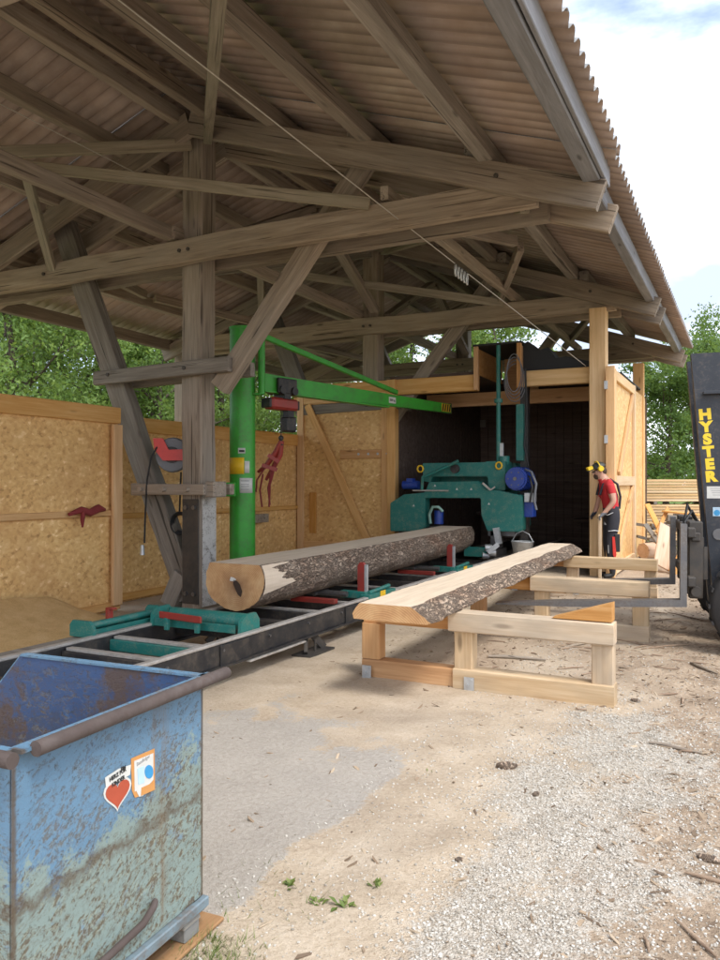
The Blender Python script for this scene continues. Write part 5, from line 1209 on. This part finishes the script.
tag(prs, 'person in red shirt, dark work trousers and yellow ear muffs, head bent beside shed door', 'person')
FR[0] = PM
def headpt(x, z, y=0): # head local: tilted slightly down
    return V((.125,0,1.585)) + V((x*math.cos(.35)+z*math.sin(.35), y, -x*math.sin(.35)+z*math.cos(.35)))
mb = MB(); n_ = 20; vs = []
for jj in range(7):
    ph = RAD(8+jj*13.5); 
    for i in range(n_): a = 2*math.pi*i/n_; vs.append(headpt(.112*math.cos(a)*math.sin(ph)-.005, .035+.085*math.cos(ph), .098*math.sin(a)*math.sin(ph)))
mb.add(vs, [(k*n_+i, k*n_+(i+1)%n_, (k+1)*n_+(i+1)%n_, (k+1)*n_+i) for k in range(6) for i in range(n_)] + [list(range(n_))], 0, True)
mb.prism([(.09,-.05),(.17,-.03),(.17,.03),(.09,.05)], headpt(0,.035), headpt(1,0)-headpt(0,0), V((0,1,0)), headpt(0,1)-headpt(0,0), .012); mb.build('helmet', M['cap'], prs)
mb = MB()
for s in (1,-1): mb.cyl(headpt(-.005,.02,s*.085), headpt(-.005,.02,s*.125), .045, .038, 16)
mb.tube([headpt(.0,.02,.115), headpt(.0,.09,.11), headpt(.0,.135,.05), headpt(.0,.135,-.05), headpt(.0,.09,-.11), headpt(.0,.02,-.115)], .009, 6); pass
mb.prism([(.085,-.055),(.155,-.055),(.165,-.02),(.165,.02),(.155,.055),(.085,.055)], headpt(0,.048), headpt(1,0)-headpt(0,0), V((0,1,0)), headpt(0,1)-headpt(0,0), .045)
mb.build('ear_muffs', M['letter_yellow'], prs)
mb = MB(); mb.sphere(headpt(.06,-.075), .05, 12, 8, 0, (1,.9,1.0)); mb.sphere(headpt(.03,-.06), .055, 12, 8, 0, (1,1.15,.8)); mb.build('beard', M['hair'], prs); mb = MB(); mb.sphere(headpt(-.04,-.03), .075, 12, 8, 0, (.9,1.05,1)); mb.build('hair', M['hair'], prs)
mb = MB(); mb.prism([(.09,0),(.118,-.028),(.088,-.032)], headpt(0,.0,-.012), headpt(1,0)-headpt(0,0), headpt(0,1)-headpt(0,0), V((0,1,0)), .024)
for s in (1,-1): mb.sphere(headpt(.0,-.01,s*.088), .022, 8, 6, 0, (1,.4,1.3))
mb.build('nose_and_ears', M['skin'], prs)
mb = MB()
for s in (1,-1): mb.sphere(headpt(.088,.005,s*.033), .011, 8, 6)
mb.build('eyes', M['boot'], prs); mb = MB(); mb.box((-.004,-.022,-.004), (.004,.022,.004), Matrix.Translation(headpt(.105,-.052))); mb.build('mouth', M['redcloth'], prs)
# bib of the dungarees, straps, red knee stripe and light pocket piping
mb = MB()
for s in (1,-1): mb.tube([(-.155,s*.05,1.02), (-.165,s*.07,1.2), (-.11,s*.10,1.38), (-.01,s*.10,1.452), (.09,s*.09,1.38), (.135,s*.07,1.22)], .018, 6)
mb.build('braces', M['trouser'], prs)
mb = MB(); mb.prism([(-.005,.62),(.03,.62),(.02,.36),(-.01,.30),(-.03,.36)], (-.035,.188,0), (1,0,0), (0,0,1), (0,1,0), .008); mb.build('red_stripe', M['bright_red'], prs)
mb = MB(); mb.tube([(.045,.17,.70), (-.03,.205,.71), (-.11,.17,.70)], .007, 5); mb.tube([(.05,.18,.50), (.045,.175,.38)], .008, 5); mb.tube([(-.02,.195,.97),(.06,.185,.93),(.09,.16,.95)], .007, 5); mb.build('pocket_piping', M['galv'], prs)
boxo('knee_pocket', (-.12,.165,.40), (-.04,.195,.66), M['boot'], prs, .01)
FR[0] = Matrix.Identity(4)
stp = (PM @ V((.175, .195, 0))); st_ = beam('wooden_stick', (stp.x, stp.y, gz(stp.x, stp.y)), (stp.x-.0, stp.y, 1.06), .045, .03, M['trestle'], None, up=(0,1,0)); tag(st_, 'upright wooden stick held in the gloved hand of the person', 'stick')

# ------------------------------------------------------------------ stacked lumber and offcuts beyond the shed
C0 = at_depth(642, 484, 17.0); C0.z = gz(C0.x, C0.y)
bd = None; rs = random.Random(4); L_ = 3.0
zz = C0.z + .16; lay = []
for pack, nlay in ((0, 4), (1, 8), (2, 8)):
    for k in range(nlay): lay.append(zz); zz += .062
    zz += .06
bear = None
for li, z in enumerate(lay):
    for rI in range(3):
        for cI in range(2):
            if rI and li < len(lay)-1 and cI: continue
            ln = L_/2*.985 
            c = C0 + RT*(cI*1.52 + .75 + rs.uniform(-.02,.02)) + FW*(rI*.25+.12 + rs.uniform(-.012,.012)); c.z = z
            if bd is None:
                bd = MB().box((-ln/2,-.115,-.024), (ln/2,.115,.024), None, 0, .002).build('sawn_board', M['pale_wood'], None, Matrix.Identity(4)); o = bd
            else: o = bd.copy(); COL.objects.link(o)
            o.matrix_basis = Matrix.Translation(c) @ Matrix.Rotation(YAW+rs.uniform(-.006,.006), 4, 'Z')
            tag(o, 'pale sawn board stacked with others in the lumber pile behind the shed', 'board', 'sawn boards in the stacked lumber pile')
for nm, zb in (('lowest', C0.z+.05), ('middle', lay[4]-.06), ('upper', lay[12]-.06)):
    for f, w_ in ((.3, 'left'), (1.5, 'centre'), (2.7, 'right')):
        p = C0 + RT*f; o = beam('bearer', (p+FW*.0).to_tuple()[:2]+(zb+.0,), (p+FW*.8).to_tuple()[:2]+(zb+.0,), .08, .06, M['grey_wood']); tag(o, f'short squared bearer at the {w_} of the {nm} gap in the lumber pile', 'bearer', 'bearers under the lumber packs')
def offcut(name, label, cat, p0, p1, w, h, mat, up=UP, wob=0.0): 
    o = beam(name, p0, p1, w, h, mat, None, up=up, wob=wob); return tag(o, label, cat)
D = at_depth
offcut('offcut_board', 'wide pinkish offcut board leaning beside the shed side wall', 'offcut', D(661,567,12.0), D(667,526,12.6), .27, .03, M['offcut'], up=-FW)
offcut('offcut_board', 'long slat leaning left against the shed wall behind the pink board', 'offcut', D(662,534,13.2), D(647,504,13.6), .09, .03, M['new_wood'], up=-FW)
offcut('offcut_board', 'thin slat crossing the leaning slats towards the lumber pile', 'offcut', D(657,533,13.0), D(668,508,13.8), .07, .03, M['orange_wood'], up=-FW)
offcut('offcut_board', 'short grey slat leaning low against the shed wall', 'offcut', D(660,545,12.9), D(645,524,13.3), .08, .03, M['pallet_wood'], up=-FW)
offcut('offcut_board', 'pale plank lying flat on the grey scrap heap by the forklift mast', 'offcut', D(664,511,13.6), D(700,515,13.2), .25, .03, M['new_wood'])
offcut('offcut_board', 'reddish plank leaning below the pink board', 'offcut', D(672,574,11.8), D(684,552,12.2), .16, .03, M['orange_wood'], up=-FW)
cylo('log_stub', D(643,551,12.9), D(661,549,13.1), .13, M['offcut']); tag(bpy.data.objects['log_stub'], 'short debarked log stub lying at the foot of the shed side wall', 'log stub')
for k, (px, py, t_, w_) in enumerate(((668,528,13.8,.5),(676,524,13.9,.6),(686,527,13.8,.5),(672,518,14.0,.5),(683,517,14.1,.45))):
    a = D(px-7, py, t_); b_ = D(px+7, py-1+2*(k%2), t_+.2); offcut('scrap_beam', ('grey squared scrap beam at the lower left of the scrap heap','grey squared scrap beam low in the middle of the scrap heap','grey squared scrap beam at the lower right of the scrap heap','grey scrap beam at the upper left of the scrap heap','grey scrap beam at the upper right of the scrap heap')[k], 'scrap wood', a, b_, .14, .12, M['grey_wood'])
p = D(676, 540, 13.9); hb = MB(); rs = random.Random(8)
for k in range(26):
    c = p + RT*rs.uniform(-.5,.5) + FW*rs.uniform(-.3,.4); c.z = rs.uniform(.15,.75); hb.beam(c-RT*rs.uniform(.1,.3)+UP*rs.uniform(-.1,.1), c+RT*rs.uniform(.1,.3)+FW*rs.uniform(-.2,.2), .06, .05)
o = hb.build('scrap_heap', M['grey_wood']); tag(o, 'tangled heap of grey scrap wood in front of the lumber pile', 'scrap heap', kind='stuff')
# lumps of bark and single pieces on the yard
def chunk(label, px, py, L, W, Hh, ang, mat):
    p = at_z(px, py, 0); p.z = gz(p.x, p.y)+Hh*.35; d = RT*math.cos(ang)+FW*math.sin(ang)
    mb = MB(); pv, pf = blob(1, int(px)); 
    bm = bmesh.new(); vv_ = [bm.verts.new(V((q.x*L, q.y*W, q.z*Hh))) for q in pv]
    for f in pf: bm.faces.new([vv_[i] for i in f])
    bmesh.ops.subdivide_edges(bm, edges=bm.edges[:], cuts=2, use_grid_fill=True)
    for v in bm.verts: v.co *= 1+.22*noise.noise(v.co*38)
    bm.verts.index_update(); mb.add([v.co.copy() for v in bm.verts], [[v.index for v in f.verts] for f in bm.faces]); bm.free()
    o = mb.build('bark_lump', mat, None, Matrix.Identity(4)); o.matrix_basis = Matrix.Translation(p) @ Matrix.Rotation(YAW+ang, 4, 'Z'); tag(o, label, 'bark lump')
chunk('dark lump of bark alone on the sand below the nearest trestle', 507, 769, .06, .035, .03, -.1, M['bark'])
chunk('dark broken block of bark at the right edge on the gravel', 709, 858, .06, .03, .028, -.5, M['bark'])
chunk('small bark lump on the pale gravel streak', 535, 795, .035, .02, .02, .6, M['bark']); chunk('flat bark lump beside the right foot of the nearest trestle', 636, 702, .05, .03, .025, -.6, M['bark'])
chunk('brown clod at the bottom of the gravel near the weeds', 458, 860, .028, .018, .016, .3, M['bark'])
for k, (px0, py0, px1, py1, r_, lb) in enumerate(((648,742,700,752,.011,'thin pale stick lying on gravel at the right'), (488,658,545,661,.016,'dark branch lying between the legs of the nearest trestle'), (560,650,600,640,.013,'short stick behind the mid leg of the nearest trestle'), (690,664,716,676,.012,'split stick near the forklift wheel'))):
    a, b_ = at_z(px0, py0, 0), at_z(px1, py1, 0); mb = MB(); pts = [a.lerp(b_, f)+FW*.02*math.sin(f*5) for f in (0,.3,.6,1)]; pts = [V((q.x, q.y, gz(q.x,q.y)+r_)) for q in pts]; mb.tube(pts, [r_*.7, r_, r_*.9, r_*.5], 6); tag(mb.build('stick', M['old_wood']), lb, 'stick')

# ------------------------------------------------------------------ plants
def leaf_mat(name, c0, c1, c2, trans=.35):
    n = NT(name); c = n.ramp(n.attr('shade'), [(0, c0), (.5, c1), (1, c2)]); n.set('Base Color', c); n.set('Roughness', .55); n.set('Specular IOR Level', .3)
    tr = n.n.new('ShaderNodeBsdfTranslucent'); cc = n.mix(c, (.5,.62,.08), .35, 'MIX'); n.l.new(cc, tr.inputs[0]); ms = n.n.new('ShaderNodeMixShader'); ms.inputs[0].default_value = trans
    n.l.new(n.b.outputs[0], ms.inputs[1]); n.l.new(tr.outputs[0], ms.inputs[2]); n.l.new(ms.outputs[0], n.out.inputs[0]); return n.mat
LM1 = leaf_mat('bright_leaves', (.045,.085,.02), (.12,.21,.05), (.24,.34,.10), .45); LM2 = leaf_mat('deep_green_leaves', (.04,.08,.02), (.10,.18,.05), (.18,.28,.09), .45)
LM3 = leaf_mat('weed_leaves', (.08,.12,.03), (.14,.20,.05), (.24,.27,.09), .2)
TB = wood('tree_bark', (.05,.04,.03), (.09,.07,.055), (.14,.115,.09), rough=.95, bump=.8, knots=False)
def leaves_mesh(name, pts, size, mat, rr, flat=.5):
    vs = []; fs = []; sh = []
    for (p, s) in pts:
        nrm = V((rr.gauss(0,1), rr.gauss(0,1), rr.gauss(flat,.8))).normalized(); a = nrm.orthogonal().normalized(); a = Quaternion(nrm, rr.uniform(0,6.28)) @ a; b = nrm.cross(a)
        L = size*rr.uniform(.6,1.3); W = L*.55; n0 = len(vs)
        vs += [p-a*L*.5, p+b*W*.5+nrm*L*.08, p+a*L*.5, p-b*W*.5+nrm*L*.08]; fs += [(n0,n0+1,n0+2),(n0,n0+2,n0+3)]; q = max(0, min(1, s+rr.uniform(-.22,.22))); sh += [q, q]
    me = bpy.data.meshes.new(name); me.from_pydata(vs, [], fs); a = me.attributes.new('shade', 'FLOAT', 'FACE'); a.data.foreach_set('value', sh); me.materials.append(mat); return me
def tree_meshes(seed, h, cr_, crown_lo, nleaf, lsize, mat, nlimb=9):
    rr = random.Random(seed); mb = MB(); tips = []
    def grow(p, d, L, r, lvl):
        n_ = 5; pts = [p]; rad = [r]; q = p.copy(); dd = d.copy()
        for k in range(n_):
            dd = (dd + V((rr.gauss(0,.13), rr.gauss(0,.13), rr.gauss(.03,.08)))).normalized(); q = q + dd*(L/n_); pts.append(q.copy()); rad.append(r*(1-.14*(k+1)))
            if lvl < 3 and k >= 1:
                for _ in range(2 if lvl < 2 else 1):
                    side = V((rr.gauss(0,1), rr.gauss(0,1), rr.gauss(.15,.5))).normalized(); grow(q.copy(), (dd*.45+side*.85).normalized(), L*rr.uniform(.42,.62), r*(1-.14*(k+1))*.5, lvl+1)
            if lvl >= 2: tips.append(q.copy())
        mb.tube(pts, rad, 7 if lvl < 2 else 4)
    hb_ = h*crown_lo; tr = [V((0,0,-.2)), V((.05,.02,hb_*.5)), V((rr.uniform(-.15,.15), rr.uniform(-.15,.15), hb_)), V((rr.uniform(-.25,.25), rr.uniform(-.25,.25), h*.6)), V((rr.uniform(-.3,.3), rr.uniform(-.3,.3), h*.88))]
    r0_ = h*.022; mb.tube(tr, [r0_*1.35, r0_, r0_*.85, r0_*.5, r0_*.15], 10)
    for k in range(nlimb):
        f = k/(nlimb-1); z = hb_*.8 + (h*.82-hb_*.8)*f; a = k*2.4+rr.uniform(-.4,.4); el_ = rr.uniform(.05,.55)+f*.5
        L = cr_*(1.0 - .55*f)*rr.uniform(.75,1.15); grow(V((tr[2].x, tr[2].y, z)), V((math.cos(a)*math.cos(el_), math.sin(a)*math.cos(el_), math.sin(el_))), L, r0_*.42*(1-.5*f), 1)
    pts = []
    for _ in range(nleaf):
        t = rr.choice(tips); s = .75*noise.noise(t*1.1)+.48; p = t + V((rr.gauss(0,1), rr.gauss(0,1), rr.gauss(-.1,.7)))*(.16+.05*h*.35)*rr.uniform(.25,1.1); pts.append((p, s))
    nm = mb.build('trunk', TB, None, Matrix.Identity(4), fixn=False); tm = nm.data; bpy.data.objects.remove(nm)
    return tm, leaves_mesh('crown', pts, lsize, mat, rr)
TM = [tree_meshes(11, 8.0, 3.8, .16, 19000, .13, LM1, 12), tree_meshes(23, 7.2, 3.4, .14, 17000, .12, LM1, 11), tree_meshes(37, 9.0, 4.2, .18, 26000, .17, LM2, 13)]
def tree(label, px, t, k, sc=1.0, rot=0.0, group='trees around the yard'):
    p = at_depth(px, 484, t); r = thing('tree', label, 'tree', (p.x, p.y, -.05), rot, group); r.scale = (sc, sc, sc)
    for nm, me_ in (('trunk', TM[k][0]), ('crown', TM[k][1])): o = bpy.data.objects.new(nm, me_); COL.objects.link(o); o.parent = r
tree('bright green leafy tree behind the near end of the OSB fence', 5, 19.5, 0, .95, .4)
tree('light green tree behind the fence left of the leaning strut', 90, 22, 1, 1.05, 2.1)
tree('tree behind the fence between leaning strut and main post', 165, 20.5, 0, .85, 3.3)
tree('tree behind the fence right of the main post, seen past the green column', 228, 23.0, 1, 1.0, 5.2)
tree('tree seen over the fence between green column and shed door', 290, 27.0, 0, 1.0, 1.2)
tree('more distant tree filling the gap beyond the near fence trees', 45, 31.0, 2, 1.0, 2.6); tree('farther dark tree seen between the leaning strut and main post', 135, 33.0, 2, 1.0, 4.4); tree('farther tree behind the green column', 250, 34.0, 2, 1.05, .3)
tree('tree seen through the gable left of the saw mast notch', 415, 27.0, 0, 1.1, 2.9); tree('tree seen through the gable above the saw mast notch', 490, 29.0, 1, 1.25, .7); tree('low tree seen through the gable right of the notch', 560, 34.0, 2, .72, 1.9)
tree('dark spreading tree beyond the lumber pile with its trunk showing', 667, 24.0, 2, .60, 5.5); tree('tall broad tree at the right behind the forklift mast', 712, 31.0, 2, .83, 3.7); tree('tree far right behind the forklift mast', 775, 27.0, 2, .8, .5)
# far hedge line that reads as one mass
rr = random.Random(77); pts = []
for k in range(26000):
    a = rr.uniform(-75, 75); d = rr.uniform(62, 78); x = d*math.sin(RAD(a)-YAW*.3); y = d*math.cos(RAD(a)-YAW*.3); hh = 3.0+2.6*noise.noise((a*.12,0,0))+1.2*noise.noise((a*.6,3,0)); pts.append((V((x, y, rr.random()**.7*hh)), .5+.4*noise.noise((x*.2,y*.2,0))))
o = bpy.data.objects.new('far_woods', leaves_mesh('far_woods', pts, .75, LM2, rr)); COL.objects.link(o); tag(o, 'distant wood edge beyond the meadow, seen as one green mass', 'far woods', kind='stuff')
# weeds by the concrete edge and grass by the pallet
rs = random.Random(31)
for k, (px, py, s, lb) in enumerate(((290,884,1.0,'small weed at the concrete edge, nearest the blue skip'), (318,902,.9,'low weed with few leaves between two others in the sand'), (345,906,1.2,'broad-leaved weed in the sand, largest of the row'), (376,886,1.0,'small weed in the sand, farthest right of the row'), (428,771,.5,'tiny green sprout in the sand below the trestle'))):
    p = at_z(px, py, 0); p.z = gz(p.x, p.y); mb = MB(); vs = []; fs = []; sh = []
    for q in range(int(13*s)):
        a = rs.uniform(0, 6.28); L = rs.uniform(.018,.045)*s; el_ = rs.uniform(.2,1.0); d = V((math.cos(a)*math.cos(el_), math.sin(a)*math.cos(el_), math.sin(el_))); sd_ = d.cross(UP).normalized()*L*.22
        b0 = V((rs.gauss(0,.012), rs.gauss(0,.012), 0)); n0 = len(vs); vs += [b0, b0+d*L*.5+sd_, b0+d*L-UP*L*.15, b0+d*L*.5-sd_]; fs += [(n0,n0+1,n0+2,n0+3)]; sh.append(rs.random())
    me = bpy.data.meshes.new('weed'); me.from_pydata(vs, [], fs); at_ = me.attributes.new('shade', 'FLOAT', 'FACE'); at_.data.foreach_set('value', sh); me.materials.append(LM3)
    o = bpy.data.objects.new('weed', me); COL.objects.link(o); o.location = p; tag(o, lb, 'weed', 'weeds along the concrete edge')
vs = []; fs = []; sh = []
for q in range(900):
    px = rs.gauss(205, 26); py = rs.uniform(935, 990); 
    if q % 6 == 0: px = rs.uniform(215, 330); py = rs.uniform(860, 925)
    if q % 6 == 0 and rs.random() < .6: continue
    p = at_z(px, py, 0); p.z = gz(p.x, p.y); a = rs.uniform(0, 6.28); L = rs.uniform(.02,.055); d = V((math.cos(a)*.5, math.sin(a)*.5, rs.uniform(.5,1.2))).normalized(); sd_ = d.cross(V((0,.3,1))).normalized()*.0018
    n0 = len(vs); vs += [p-sd_, p+sd_, p+d*L+V((math.cos(a),math.sin(a),-.3))*L*.3]; fs.append((n0,n0+1,n0+2)); sh.append(rs.random())
me = bpy.data.meshes.new('grass_blades'); me.from_pydata(vs, [], fs); at_ = me.attributes.new('shade', 'FLOAT', 'FACE'); at_.data.foreach_set('value', sh); me.materials.append(LM3); o = bpy.data.objects.new('grass_blades', me); COL.objects.link(o); tag(o, 'sparse yellowish grass blades growing beside the pallet', 'grass', kind='stuff')
